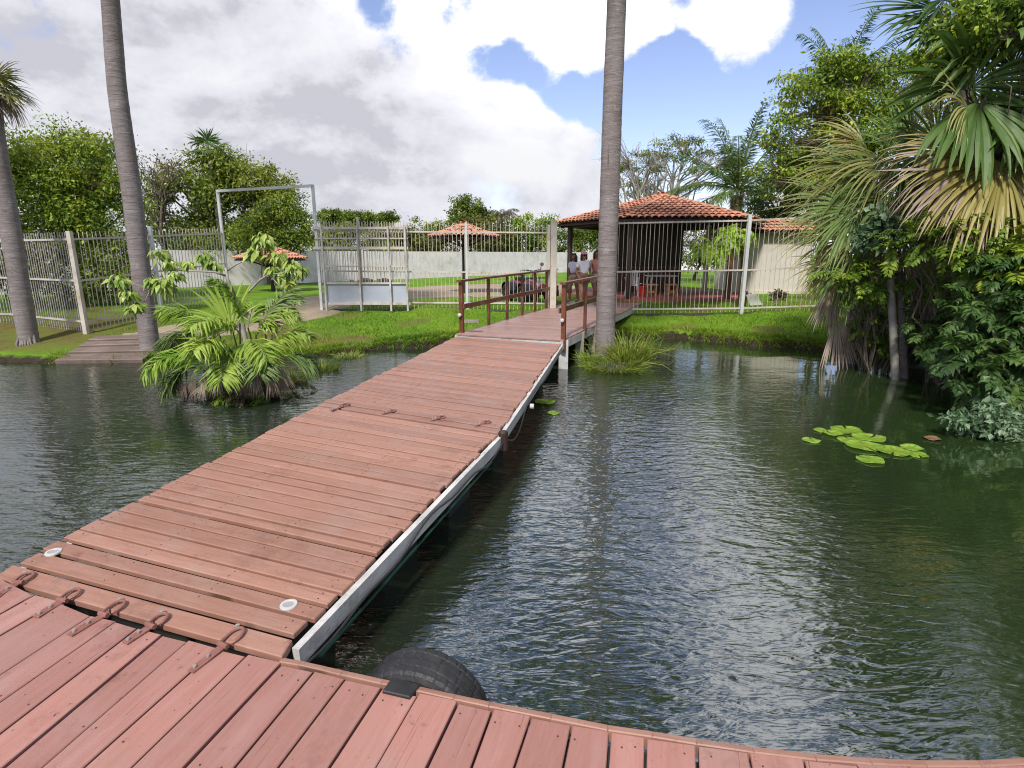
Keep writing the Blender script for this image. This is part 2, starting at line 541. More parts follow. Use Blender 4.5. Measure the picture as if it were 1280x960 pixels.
# ------------------------------------------------------------------ ground and pond
SHORE = np.array([(-400, 13.0), (-30, 12.8), (-14, 12.1), (-9.6, 11.75), (-7.6, 11.8), (-5.8, 12.0), (-4.4, 12.5), (-3.2, 13.4), (-1.8, 14.1), (0.4, 14.6), (2.2, 15.1), (3.8, 15.3),
                  (4.9, 14.9), (6.2, 14.1), (7.4, 13.2), (8.4, 11.6), (8.9, 9.0), (9.3, 5.0), (10.2, -6), (16, -40), (60, -400)], float)


def wob(x):
    return 0.13 * np.sin(x * 2.3) + 0.10 * np.sin(x * 5.1 + 1) + 0.07 * np.sin(x * 11.7) + 0.05 * np.sin(x * 19.3 + 2)


def shore_d(X, Y):
    X = np.asarray(X, float)
    Y = np.asarray(Y, float)
    ys = np.interp(X, SHORE[:, 0], SHORE[:, 1])
    best = np.full(X.shape, 1e9)
    for (x0, y0), (x1, y1) in zip(SHORE[:-1], SHORE[1:]):
        dx, dy = x1 - x0, y1 - y0
        tt = np.clip(((X - x0) * dx + (Y - y0) * dy) / (dx * dx + dy * dy), 0, 1)
        best = np.minimum(best, np.hypot(X - x0 - tt * dx, Y - y0 - tt * dy))
    return np.where(Y > ys, best, -best) + wob(X) * np.clip(1 - best / 3, 0, 1)


def ground_h(X, Y):
    X = np.asarray(X, float)
    Y = np.asarray(Y, float)
    d = shore_d(X, Y)
    steep = np.interp(X, [-11, -7.5, -5.5, -3.4, -2.2], [0.10, 0.05, 0.05, 0.10, 0.17])       # height of the cut bank
    slope = np.interp(X, [-12, -7, -3, 3], [0.13, 0.10, 0.15, 0.17])
    bump_ = 0.02 * np.sin(X * 1.9 + Y * 0.7) + 0.015 * np.sin(X * 4.1 - Y * 3.3)
    land = steep * np.clip(d / 0.22, 0, 1) + np.minimum(slope * np.clip(d, 0, None), 0.8) + bump_ * np.clip(d, 0, 1)
    cap = 0.74
    land = np.where(land > cap - 0.12, cap - 0.12 * np.exp(-(land - cap + 0.12) / 0.12), land)
    return np.where(d > 0, land, -np.minimum(0.9, 0.6 * np.maximum(-d, 0)) - 0.0)


xs = np.unique(np.concatenate([[-1500, -600, -300, -150, -90, -60, -45, -35, -28, -24, -20], np.arange(-17, 14.01, 0.17), [15, 17, 20, 25, 32, 45, 60, 90, 150, 300, 600, 1500]]))
ys_ = np.unique(np.concatenate([[-1500, -500, -200, -100, -50, -25, -12, -5, 0, 3, 5, 7, 8.5, 9.6], np.arange(10.2, 18.01, 0.15), np.arange(18.5, 34, 0.7), [36, 40, 46, 54, 64, 80, 110, 160, 300, 600, 1500]]))
XX, YY = np.meshgrid(xs, ys_)
HH = ground_h(XX, YY)
DD = shore_d(XX, YY)
nx, ny = len(xs), len(ys_)
ii = (np.arange(ny - 1)[:, None] * nx + np.arange(nx - 1)[None, :])
GF = np.stack([ii, ii + 1, ii + nx + 1, ii + nx], -1).reshape(-1, 4)
mb = MB()
# tint keeps what the surface IS: 0 wet soil of the cut bank, then grass, drier towards the left shore
soil = np.clip(DD / 0.30, 0, 1)
dry = np.exp(-(((XX + 5.2) / 1.9) ** 2 + ((YY - 13.2) / 1.2) ** 2)) + np.exp(-(((XX + 12.5) / 4.2) ** 2 + ((YY - 13.4) / 1.5) ** 2)) * 1.1 + np.exp(-(((XX + 12.5) / 5.0) ** 2 + ((YY - 15.4) / 1.5) ** 2)) * 0.6 + 0.75 * (np.sin(XX * 1.7 + 0.6 * YY) * np.sin(YY * 2.1 - 0.8 * XX + 1) > 0.62)
mb.add(np.stack([XX, YY, HH], -1).reshape(-1, 3), GF, np.where(soil < 1, soil * 0.4, 0.4 + 0.6 * np.clip(dry, 0, 1)).ravel())

m, t, out = newmat("lawn_and_soil")
p = geopos(t)
tv = tintv(t)
n1 = noise(t, p, 0.9, 6, 0.65)
n2 = noise(t, p, 9, 5, 0.7)
n3 = noise(t, p, 60, 3, 0.7)
g = t.ramp(n1, [(0.3, (0.085, 0.19, 0.010)), (0.5, (0.14, 0.27, 0.012)), (0.72, (0.20, 0.29, 0.022))])
g = t.mixc(t.rng(n2, 0.45, 0.75, 0, 0.7), g, (0.06, 0.12, 0.012))
dryc = t.ramp(n2, [(0.35, (0.085, 0.062, 0.03)), (0.55, (0.16, 0.13, 0.035)), (0.75, (0.09, 0.12, 0.025))])
g = t.mixc(t.math("MULTIPLY", t.rng(tv, 0.45, 0.95, 0, 1), t.rng(n1, 0.3, 0.6, 0.5, 1.0)), g, dryc)
s = t.ramp(n2, [(0.3, (0.018, 0.014, 0.009)), (0.6, (0.05, 0.036, 0.022)), (0.8, (0.075, 0.08, 0.02))])
edge = t.math("ADD", tv, t.math("MULTIPLY", t.math("SUBTRACT", n2, 0.5), 0.35))
c = t.mixc(t.rng(edge, 0.20, 0.36, 0, 1), s, g)
principled(t, out, c, 0.9, bump(t, t.math("ADD", n3, n2), 0.6, 0.05), Specular_IOR_Level=0.2)
M["ground"] = m
ground = mb.build("ground", m, smooth=True, origin=(0, 0, 0))
tag(ground, "green lawn with a cut earth bank around the pond", kind="structure")

# water
m, t, out = newmat("pond_water")
p = geopos(t)
warp = t.n("ShaderNodeTexNoise", {"Vector": p, "Scale": 0.5, "Detail": 2.0}).outputs["Color"]
pw = t.n("ShaderNodeVectorMath", {0: p, 1: t.n("ShaderNodeVectorMath", {0: warp, "Scale": 0.4}, operation="SCALE").outputs[0]}, operation="ADD").outputs[0]


def wmap(sc, rot):
    return t.n("ShaderNodeMapping", {"Vector": pw, "Scale": sc, "Rotation": (0, 0, rot)}).outputs[0]


w1 = noise(t, wmap((4.0, 11.5, 1), 0.16), 1.0, 2.0, 0.45, 0.6)
w2 = noise(t, wmap((10, 25, 1), -0.22), 1.0, 1.5, 0.5, 0.8)
w3 = noise(t, wmap((0.7, 1.3, 1), 0.4), 1.0, 2.0, 0.5)
calm = noise(t, geopos(t), 0.22, 2, 0.5)
# breeze ruffles the open middle of the pond; the sheltered right bank is calm
sx = t.n("ShaderNodeSeparateXYZ", {0: p})
shel = t.math("ADD", sx.outputs["X"], t.math("MULTIPLY", sx.outputs["Y"], -0.18))
amp = t.math("MULTIPLY", t.rng(calm, 0.35, 0.6, 0.55, 1.15, True), t.rng(shel, 0.9, 3.6, 1.0, 0.13, True))
amp = t.math("MULTIPLY", amp, t.rng(sx.outputs["Y"], 8.5, 13.0, 1.0, 0.35, True))
h = t.math("ADD", t.math("MULTIPLY", w1, 0.0165), t.math("MULTIPLY", w2, 0.0045))
h = t.math("ADD", t.math("MULTIPLY", h, amp), t.math("MULTIPLY", w3, 0.014))
nb = t.n("ShaderNodeBump", {"Height": h, "Strength": 1.0, "Distance": 1.0}).outputs[0]
alg = noise(t, p, 0.35, 4, 0.6)
wc = t.ramp(alg, [(0.3, (0.012, 0.019, 0.012)), (0.7, (0.022, 0.034, 0.018))])
wc = t.mixc(t.rng(shel, 0.5, 4.5, 0, 1, True), wc, (0.020, 0.038, 0.011))
principled(t, out, wc, 0.04, nb, IOR=2.0, Specular_IOR_Level=1.0)
M["water"] = m
mb = MB()
mb.add([(-90, -90, 0), (90, -90, 0), (90, 16.2, 0), (-90, 16.2, 0)], [(0, 1, 2, 3)])
water = mb.build("pond_water", m, origin=(0, 0, 0))
tag(water, "dark green rippled pond water", kind="structure")

# ------------------------------------------------------------------ dirt path, sandy yard
m, t, out = newmat("packed_earth")
p = geopos(t)
n1 = noise(t, p, 0.8, 6, 0.65)
n2 = noise(t, p, 12, 4, 0.7)
c = t.ramp(n1, [(0.3, (0.25, 0.20, 0.14)), (0.6, (0.36, 0.29, 0.21)), (0.8, (0.21, 0.21, 0.07))])
c = t.mixc(t.rng(n2, 0.5, 0.8, 0, 0.5), c, (0.13, 0.12, 0.06))
principled(t, out, c, 0.95, bump(t, n2, 0.4, 0.03), Specular_IOR_Level=0.15)
M["earth"] = m


def ribbon(mb, pts, wid, lift=0.03, nseg=40, ncross=7):
    P = np.array(pts, float)
    W = np.array(wid, float)
    s_ = np.linspace(0, len(P) - 1, nseg)
    c_ = np.stack([np.interp(s_, np.arange(len(P)), P[:, k]) for k in (0, 1)], -1)
    w_ = np.interp(s_, np.arange(len(P)), W)
    T_ = np.gradient(c_, axis=0)
    T_ /= np.linalg.norm(T_, axis=1)[:, None]
    N_ = np.stack([T_[:, 1], -T_[:, 0]], -1)
    V = []
    for i in range(nseg):
        for a in np.linspace(-1, 1, ncross):
            q = c_[i] + N_[i] * a * (w_[i] + 0.14 * math.sin(i * 1.7 + a) + 0.08 * math.sin(i * 3.9)) / 2
            edge_ = abs(a) > 0.99
            V.append((q[0], q[1], float(ground_h(q[0], q[1])) + (-0.02 if edge_ else lift)))
    i = np.arange(nseg - 1)[:, None] * ncross
    j = np.arange(ncross - 1)[None, :]
    mb.add(V, np.stack([i + j, i + j + 1, i + ncross + j + 1, i + ncross + j], -1).reshape(-1, 4))


PATH = [(-9.0, 12.9), (-8.6, 13.8), (-7.4, 15.4), (-6.6, 16.8), (-6.6, 18.6), (-5.6, 21.0), (-3.8, 23.4), (-0.6, 25.6), (3.2, 27.5)]
PATHW = [2.2, 2.2, 2.4, 2.9, 3.4, 4.4, 7.5, 10.0, 9.0]
mb = MB()
ribbon(mb, PATH, PATHW, 0.03, 60, 9)
tag(mb.build("dirt_path", M["earth"], smooth=True, origin=(0, 0, 0)), "packed earth path from the ramp through the gateway into the yard", kind="structure")


# ------------------------------------------------------------------ floating dock in the foreground
def dz(x, y):
    return 0.26 + 0.056 * y


def GD(px, py):
    """pixel onto the dock plane, which tips up a little towards the pond"""
    d = ray(px, py)
    k = (0.26 - HC) / (d[2] - 0.056 * d[1])
    return np.array([d[0] * k, d[1] * k, HC + d[2] * k])


SEAMS = [((-60, 700), (-230, 790)), ((-2, 722), (-120, 790)), ((42, 744), (-66, 804)), ((72, 752), (0, 794)), ((113, 769), (0, 843)), ((145, 776), (0, 877)), ((172, 784), (0, 916)), ((203, 792), (3, 959)), ((236, 800), (52, 960)),
         ((272, 810), (104, 960)), ((309, 819), (165, 959)), ((351, 829), (228, 960)), ((393, 838), (292, 960)), ((432, 848), (347, 960)),
         ((478, 858), (412, 958)), ((523, 867), (470, 958)), ((572, 877), (533, 958)), ((616, 887), (590, 958)), ((664, 896), (643, 958)), ((714, 906), (703, 960)),
         ((763, 914), (760, 960)), ((807, 921), (806, 960)), ((871, 930), (872, 960)), ((936, 939), (940, 960)), ((1004, 947), (1007, 960)),
         ((1069, 954), (1074, 960)), ((1135, 957), (1143, 966)), ((1205, 957), (1215, 968)), ((1280, 955), (1293, 968)), ((1360, 950), (1376, 965)), ((1445, 944), (1466, 962)), ((1540, 938), (1570, 960))]
NB = MB()


def nail(mb, p, r=0.0038):
    a = [0, 1.05, 2.09, 3.14, 4.19, 5.24]
    z = p[2] + 0.0022
    mb.add([(p[0] + r * math.cos(q), p[1] + r * math.sin(q), z) for q in a] + [(p[0] + r * 1.2 * math.cos(q), p[1] + r * 1.2 * math.sin(q), z - 0.004) for q in a],
           [(0, 1, 2, 3, 4, 5)] + [(6 + k, 6 + (k + 1) % 6, (k + 1) % 6, k) for k in range(6)], random.random())


dock = thing("floating_dock", "broad floating dock of reddish painted boards in the foreground", "dock", (0.2, 1.2, 0.05))
mb = MB()
rs = random.Random(3)
lines = []
for (a, b) in SEAMS:
    p0, p1 = GD(*a), GD(*b)
    d = (p1 - p0)[:2]
    d /= np.linalg.norm(d)
    k = (-1.4 - p0[1]) / d[1]
    p2 = p0[:2] + d * k
    lines.append((p0, np.array([p2[0], p2[1], dz(*p2)])))
for i in range(len(lines) - 1):
    (a0, a1), (b0, b1) = lines[i], lines[i + 1]
    w = np.linalg.norm(b0 - a0)
    g_ = rs.uniform(0.006, 0.011) + (0.007 if rs.random() < 0.25 else 0)
    u0, u1 = (b0 - a0) / w, (b1 - a1) / np.linalg.norm(b1 - a1)
    j = rs.uniform(-0.004, 0.004)
    up = np.array([0, 0, j])
    e = rs.uniform(-0.006, 0.010)
    back = (a1 - a0) / np.linalg.norm(a1 - a0) * e
    for dist_ in (0.06, 0.52, 1.0, 1.5, 2.0, 2.5):
        L_ = np.linalg.norm(a1 - a0)
        if dist_ < L_:
            for f_ in (0.24, 0.76):
                q = lerp(lerp(a0, a1, dist_ / L_), lerp(b0, b1, dist_ / L_), f_ + rs.uniform(-0.05, 0.05))
                if rs.random() < 0.55:
                    nail(NB, q + up + np.array([rs.uniform(-.01, .01), rs.uniform(-.01, .01), 0]))
    mb.slab(a0 + u0 * g_ / 2 + up + back, a1 + u1 * g_ / 2 + up, b1 - u1 * g_ / 2 + up, b0 - u0 * g_ / 2 + up + back, 0.032, 0.004, rs.random(), rs.random() * 9)
mb.join(NB, M["nail"])
mb.build("decking", M["dock"], dock)
# the trim board that runs along the curved front edge
EDGE = [(-60, 690), (-2, 712), (60, 745), (140, 769), (202, 786), (262, 800), (353, 822), (377, 826), (430, 838), (480, 849), (525, 858), (570, 868), (613, 877), (690, 892), (760, 906), (815, 914),
        (870, 923), (940, 933), (1017, 942), (1085, 947), (1153, 950), (1220, 950), (1280, 947), (1360, 942), (1445, 936), (1540, 930)]
EP = [GD(*e) for e in EDGE]
mb = MB()
for k in range(6, len(EP) - 1):
    p0, p1 = EP[k], EP[k + 1]
    d = p1 - p0
    d /= np.linalg.norm(d)
    inn = np.array([-d[1], d[0], 0.0])
    inn = inn if inn[1] < 0 else -inn
    wd = 0.030
    z = np.array([0, 0, 0.003])
    mb.slab(p0 - d * 0.003 + z, p1 + d * 0.003 + z, p1 + inn * wd + z, p0 + inn * wd + z, 0.055, 0.004, 0.75 + 0.2 * rs.random(), rs.random() * 5)
mb.build("edge_trim", M["deck"], dock)
mb = MB()
for k in range(0, len(EP) - 1):
    p0, p1 = EP[k], EP[k + 1]
    d = p1 - p0
    L = np.linalg.norm(d)
    d /= L
    inn = np.array([-d[1], d[0], 0.0])
    inn = inn if inn[1] < 0 else -inn
    a, b = p0 + inn * 0.05, p1 + inn * 0.05
    zt = np.array([0, 0, -0.06])
    for lo, hi in ((0.26, 0.0),):
        V = [a + zt, b + zt, b + inn * 0.3 + zt, a + inn * 0.3 + zt]
        V += [np.array([q[0], q[1], -0.15]) for q in V]
        mb.add(V, [(0, 3, 2, 1), (4, 5, 6, 7), (0, 1, 5, 4), (1, 2, 6, 5), (2, 3, 7, 6), (3, 0, 4, 7)])
mb.build("float_frame", M["hull"], dock)

# ------------------------------------------------------------------ tyre fender hung on the dock edge
cp = GD(515, 857)
e0, e1 = GD(450, 843), GD(600, 875)
tx = (e1 - e0) / np.linalg.norm(e1 - e0)
ty = np.array([-tx[1], tx[0], 0.0])
if ty[1] < 0:
    ty = -ty
tz = np.array([0, 0, 1.0])
R0 = 0.315
cen = cp + ty * 0.105 - tz * (R0 - 0.055)
tyre = thing("tyre_fender", "old black car tyre hung as a fender on the dock edge", "tyre", (cen[0], cen[1], cen[2] - R0))
prof = [(-0.075, 0.62), (-0.096, 0.74), (-0.100, 0.88), (-0.092, 0.955), (-0.078, 0.985), (-0.052, 0.997), (-0.048, 0.972), (-0.042, 0.972), (-0.038, 1.0), (-0.006, 1.003), (-0.003, 0.975), (0.004, 0.975), (0.007, 1.003), (0.038, 1.0),
        (0.042, 0.972), (0.048, 0.972), (0.052, 0.997), (0.078, 0.985), (0.092, 0.955), (0.100, 0.88), (0.096, 0.74), (0.075, 0.62)]
nseg = 180
V = []
for k in range(nseg):
    a = 2 * PI * k / nseg
    for (ax, rr) in prof:
        r = rr * R0
        sh = abs(ax) > 0.05
        if rr > 0.95 and rr != 0.972 and rr != 0.975 and k % (5 if sh else 9) == 0:
            r -= 0.0035
        V.append(cen + ty * ax + (tx * math.cos(a) + tz * math.sin(a)) * r)
npf = len(prof)
i = np.arange(nseg)[:, None] * npf
i2 = ((np.arange(nseg) + 1) % nseg)[:, None] * npf
j = np.arange(npf - 1)[None, :]
mb = MB()
mb.add(V, np.stack([i + j, i + j + 1, i2 + j + 1, i2 + j], -1).reshape(-1, 4), 0.3)
mb.build("tyre", M["rubber"], tyre)
mb = MB()
pa, pb, pc, pd = GD(478, 866), GD(512, 874), GD(526, 858), GD(490, 849)
pz = np.array([0, 0, 0.012])
mb.slab(pa + pz, pb + pz, pc + pz, pd + pz, 0.022, 0.004, 0.6)
out_ = ty * 0.10
mb.slab(pd + pz, pc + pz, pc + out_ + pz * 0 - tz * 0.004, pd + out_ - tz * 0.004, 0.02, 0.004, 0.5)
mb.build("strap", M["rubber"], tyre)


# ------------------------------------------------------------------ plank decks


def planks(mb, L0, R0_, L1, R1, wid, th=0.03, gap=(0.006, 0.012), seed=0, jit=0.008, zj=0.003, wide=(), nb=None):
    """boards laid across, from the near edge L0-R0 to the far edge L1-R1"""
    rr = random.Random(seed)
    n = max(1, round(np.linalg.norm((L1 + R1) / 2 - (L0 + R0_) / 2) / wid))
    cuts = [0.0]
    for k in range(n):
        cuts.append(cuts[-1] + rr.uniform(0.85, 1.15))
    cuts = np.array(cuts) / cuts[-1]
    leng = np.linalg.norm((L1 + R1) / 2 - (L0 + R0_) / 2)
    for k in range(n):
        g0 = rr.uniform(*gap) / leng / 2
        if k in wide:
            g0 = 0.05 / leng / 2
        a, b = cuts[k] + g0, cuts[k + 1] - rr.uniform(*gap) / leng / 2
        la, lb, ra, rb = lerp(L0, L1, a), lerp(L0, L1, b), lerp(R0_, R1, a), lerp(R0_, R1, b)
        u = (ra - la) / np.linalg.norm(ra - la)
        e0, e1 = rr.uniform(-jit, jit), rr.uniform(-jit, jit)
        z0, z1 = np.array([0, 0, rr.uniform(-zj, zj)]), np.array([0, 0, rr.uniform(-zj, zj)])
        if nb is not None:
            for fx in (0.035, 0.34, 0.66, 0.965):
                for fy in (0.25, 0.75):
                    q = lerp(lerp(la + z0, lb + z0, fy), lerp(ra + z1, rb + z1, fy), fx + rr.uniform(-0.004, 0.004))
                    if rr.random() < 0.7:
                        nail(nb, q, 0.004)
        mb.slab(la + u * e0 + z0, ra + u * e1 + z1, rb + u * e1 + z1, lb + u * e0 + z0, th, 0.005, rr.random(), rr.random() * 9)


ZN, ZJ, ZF = 0.405, 0.60, 0.60
nL, nR = G(-8, 722, ZN - 0.01), G(352, 821, ZN)
hL, hR = G(19, 704, ZN + 0.005), G(366, 797, ZN + 0.012)
jL, jR = G(396, 507, ZJ), G(621, 543, ZJ)
fL, fR = G(570, 420.5, ZF), G(701, 430, ZF)


def side_beam(mb, p0, p1, drop, hgt, wid, out_s=1.0, t=0.3):
    d = (p1 - p0) / np.linalg.norm(p1 - p0)
    s_ = np.cross(d, (0, 0, 1.0))
    a = p0 - np.array([0, 0, drop + hgt / 2]) - s_ * wid / 2 * out_s
    b = p1 - np.array([0, 0, drop + hgt / 2]) - s_ * wid / 2 * out_s
    mb.beam(a, b, wid, hgt, t=t)


gw = thing("gangway_ramp", "near sloping gangway section with iron hinges and round deck lights", "gangway", (nL + nR) / 2 - np.array([0, 0, 0.15]))
mb = MB()
NB2, NB3 = MB(), MB()
g1a, g1b = G(24, 700, ZN + 0.005), G(368, 794, ZN + 0.012)
g1a = lerp(hL, jL, 0.004)
g1b = lerp(hR, jR, 0.004)
planks(mb, g1a, g1b, jL, jR, 0.118, seed=5, jit=0.018, zj=0.005, gap=(0.011, 0.020), wide=(1, 2, 6, 7, 14), nb=NB2)
mb.slab(nL, nR, lerp(nR, hR, 0.9), lerp(nL, hL, 0.9), 0.04, 0.005, 0.35, 2.0)
mb.join(NB2, M["nail"])
mb.build("decking", M["deck"], gw)
mb = MB()
side_beam(mb, lerp(nR, hR, 0.6) + np.array([0.05, 0, 0]), jR + np.array([0.045, 0.0, 0]), 0.024, 0.10, 0.04)
side_beam(mb, lerp(nL, hL, 0.6), jL, 0.034, 0.12, 0.05, -1.0)
mb.build("side_beam", M["whitebeam"], gw)
mb = MB()
dn = np.array([-0.02, 0, -0.24])
pr0, pr1 = lerp(nR, jR, 0.10) + dn, lerp(nR, jR, 0.97) + dn
mb.tube([lerp(pr0, pr1, k) for k in np.linspace(0, 1, 8)], 0.009, 8)
mb.build("float_line", M["teal"], gw)
for f0 in (0.06, 0.42, 0.78):
    mb = MB()
    a = lerp(lerp(nL, nR, 0.12), lerp(jL, jR, 0.12), f0)
    b = lerp(lerp(nL, nR, 0.90), lerp(jL, jR, 0.90), f0)
    a2 = lerp(lerp(nL, nR, 0.12), lerp(jL, jR, 0.12), f0 + 0.16)
    b2 = lerp(lerp(nL, nR, 0.90), lerp(jL, jR, 0.90), f0 + 0.16)
    top = [q + np.array([0, 0, -0.17]) for q in (a, b, b2, a2)]
    V = top + [np.array([q[0], q[1], -0.12]) for q in top]
    mb.add(V, BEAMF)
    mb.build("pontoon", M["hull"], gw)


def disc(mb, c, r, h, n=28, t=0.5, prof=None, nrm=(0, 0, 1)):
    """lathe profile (radius fraction, height) about a vertical axis"""
    prof = prof or [(1.0, 0), (1.0, h * 0.6), (0.93, h), (0.0, h)]
    a = np.linspace(0, 2 * PI, n, endpoint=False)
    V = []
    for rr_, z in prof:
        V += [(c[0] + r * rr_ * math.cos(q), c[1] + r * rr_ * math.sin(q), c[2] + z) for q in a]
    F = []
    for k in range(len(prof) - 1):
        for q in range(n):
            F.append((k * n + q, k * n + (q + 1) % n, (k + 1) * n + (q + 1) % n, (k + 1) * n + q))
    mb.add(V, F, t)


def on_plane(px, py, L0, R0_, L1):
    nrm = np.cross(R0_ - L0, L1 - L0)
    d = ray(px, py)
    o = np.array([0, 0, HC])
    k = np.dot(L0 - o, nrm) / np.dot(d, nrm)
    return o + d * k


for (px, py) in ((67, 690.5), (361, 756.5)):
    c_ = on_plane(px, py, hL, hR, jL)
    mb = MB()
    disc(mb, c_ - np.array([0, 0, 0.004]), 0.046, 0.012, prof=[(1.0, 0), (1.0, 0.008), (0.94, 0.013), (0.66, 0.013), (0.60, 0.009)])
    lamp = mb.build("deck_light", M["lampwhite"], gw)
    mb = MB()
    disc(mb, c_, 0.030, 0.006)
    mb.build("lens", M["lens"], lamp)


def hinge(root, a, b, z_up=0.006, width=0.042, loop=0.036):
    """iron strap from a (dock side) to b, ending in a bent loop on the gangway board"""
    mb = MB()
    d = b - a
    L = np.linalg.norm(d)
    d /= L
    s_ = np.cross(d, (0, 0, 1.0))
    up = np.array([0, 0, z_up])
    e = a + d * (L * 0.60)
    mb.slab(a - s_ * width / 2 + up, e - s_ * width / 2 + up, e + s_ * width / 2 + up, a + s_ * width / 2 + up, 0.008, 0.002, 0.4)
    pts = []
    for k in range(15):
        q = PI * 1.35 * k / 14 - 0.25
        pts.append(e + d * (L * 0.22) + d * math.sin(q) * L * 0.17 + s_ * -math.cos(q) * loop + up * (1.4 + math.sin(q)))
    pts = [e + up - s_ * loop * 0.7] + pts
    mb.tube(pts, 0.0082, 7, 0.4)
    mb.tube([e - s_ * width * 0.75 + up, e + s_ * width * 0.75 + up], 0.013, 8, 0.5)
    h_ = mb.build("hinge", M["hinge"], root)
    for q, r_ in [(a + d * L * f0 + up, 0.0085) for f0 in (0.08, 0.32)] + [(a + d * L * 1.0 - s_ * loop * 1.1 + up, 0.012)]:
        mb = MB()
        disc(mb, q, r_, 0.012, 10)
        mb.build("bolt", M["boltsteel"], h_)


for (a, b) in (((-6, 748), (40, 719)), ((45, 772), (99, 740)), ((87, 795), (156, 755)), ((156, 805), (209, 771)), ((238, 841), (304, 789))):
    hinge(gw, GD(*a) + np.array([0, 0, 0.003]), on_plane(b[0], b[1], nL, nR, jL) + np.array([0, 0, 0.006]))
# cable along the side beam, drooping past the joint
mb = MB()
off_ = np.array([0.060, -0.012, 0])
pts = []
for k in np.linspace(0.02, 1.0, 26):
    q = lerp(nR, jR, k) + off_ - np.array([0, 0, 0.075 + 0.035 * math.sin(k * 9) + 0.02 * math.sin(k * 23)])
    pts.append(q)
for k in np.linspace(0.03, 0.22, 10):
    q = lerp(jR, fR, k) + off_ - np.array([0, 0, 0.10 + 0.14 * math.sin(PI * (k - 0.03) / 0.19)])
    pts.append(q)
for k in np.linspace(0.24, 0.9, 10):
    pts.append(lerp(jR, fR, k) + off_ - np.array([0, 0, 0.085 + 0.03 * math.sin(k * 14)]))
mb.tube(pts, 0.0075, 6, 0.4)
cable = mb.build("power_cable", M["cable"])
tag(cable, "thin dark cable clipped along the white side beams and sagging near the joint", "cable")

gf = thing("gangway_span", "far level gangway section of narrow reddish boards reaching the pier", "gangway", (jL + jR) / 2 - np.array([0, 0, 0.15]))
mb = MB()
sh = 0.006
planks(mb, lerp(jL, fL, sh), lerp(jR, fR, sh), fL, fR, 0.135, seed=9, jit=0.018, zj=0.005, gap=(0.012, 0.030), wide=(6, 15, 22, 30), nb=NB3)
mb.join(NB3, M["nail"])
mb.build("decking", M["deck"], gf)
mb = MB()
side_beam(mb, jR + np.array([0.05, 0.03, 0]), fR + np.array([0.04, 0, 0]), 0.024, 0.10, 0.04)
side_beam(mb, jL, fL, 0.034, 0.12, 0.05, -1.0)
mb.build("side_beam", M["whitebeam"], gf)
for f0 in (0.16, 0.80):
    mb = MB()
    a, b = lerp(lerp(jL, jR, 0.15), lerp(fL, fR, 0.15), f0), lerp(lerp(jL, jR, 0.88), lerp(fL, fR, 0.88), f0)
    a2, b2 = lerp(lerp(jL, jR, 0.15), lerp(fL, fR, 0.15), f0 + 0.1), lerp(lerp(jL, jR, 0.88), lerp(fL, fR, 0.88), f0 + 0.1)
    top = [q + np.array([0, 0, -0.17]) for q in (a, b, b2, a2)]
    V = top + [np.array([q[0], q[1], -0.12]) for q in top]
    mb.add(V, BEAMF)
    mb.build("pontoon", M["hull"], gf)
for (a, b) in (((414, 513), (436, 505)), ((478, 517), (494, 513)), ((540, 525), (555, 521)), ((594, 532), (612, 527))):
    hinge(gf, G(a[0], a[1], ZJ + 0.008), G(b[0], b[1], ZJ + 0.008), 0.004, 0.035, 0.035)
mb = MB()
q = jR + np.array([0.06, 0.02, -0.07])
mb.tube([q + np.array([0, 0, -0.10]), q + np.array([0, 0, -0.085]), q + np.array([0, 0, 0.085]), q + np.array([0, 0, 0.10])], [0.03, 0.045, 0.045, 0.03], 12, 0.5)
mb.build("hinge_pin", M["darkwood"], gf)
q = lerp(jR, fR, 0.25) + np.array([0.09, 0.0, -0.10])
mb = MB()
mb.tube([q, q + np.array([0.045, -0.005, 0])], 0.032, 12)
mb.build("side_light", M["lampwhite"], gf)

# ------------------------------------------------------------------ fixed pier
pL0, pR0 = G(569, 417.3, 0.62), G(704, 424.8, 0.62)
pL1, pR1 = np.array([1.42, 17.75, 0.72]), np.array([3.62, 16.95, 0.72])
qL1, qR1 = np.array([1.98, 19.05, 0.72]), np.array([4.18, 18.25, 0.72])
pier = thing("fixed_pier", "fixed timber pier leading from the gangway to the pavilion", "pier", (pL0 + pR0) / 2 - np.array([0, 0, 0.6]))
mb = MB()
planks(mb, pL0, pR0, qL1, qR1, 0.145, seed=11, jit=0.012, gap=(0.004, 0.009))
mb.build("decking", M["pier"], pier)
mb = MB()
side_beam(mb, pR0, qR1, 0.034, 0.16, 0.06)
side_beam(mb, pL0, qL1, 0.034, 0.16, 0.06, -1.0)
mb.beam(pL0 + np.array([0.0, 0.05, -0.1]), pR0 + np.array([0, 0.05, -0.1]), 0.06, 0.14)
mb.build("side_beam", M["whitebeam"], pier)
for f0 in (0.03, 0.20, 0.36, 0.55):
    for side, (e0, e1) in enumerate(((pL0, pL1), (pR0, pR1))):
        q = lerp(e0, e1, f0) + np.array([0.10 if side == 0 else -0.05, 0.06, 0])
        zb = float(ground_h(q[0], q[1])) - 0.15
        mb = MB()
        mb.box((q[0] - 0.09, q[1] - 0.09, zb), (q[0] + 0.09, q[1] + 0.09, q[2] - 0.036), 0.5)
        mb.build("support_post", M["concrete"] if f0 > 0.1 else M["whitebeam"], pier)


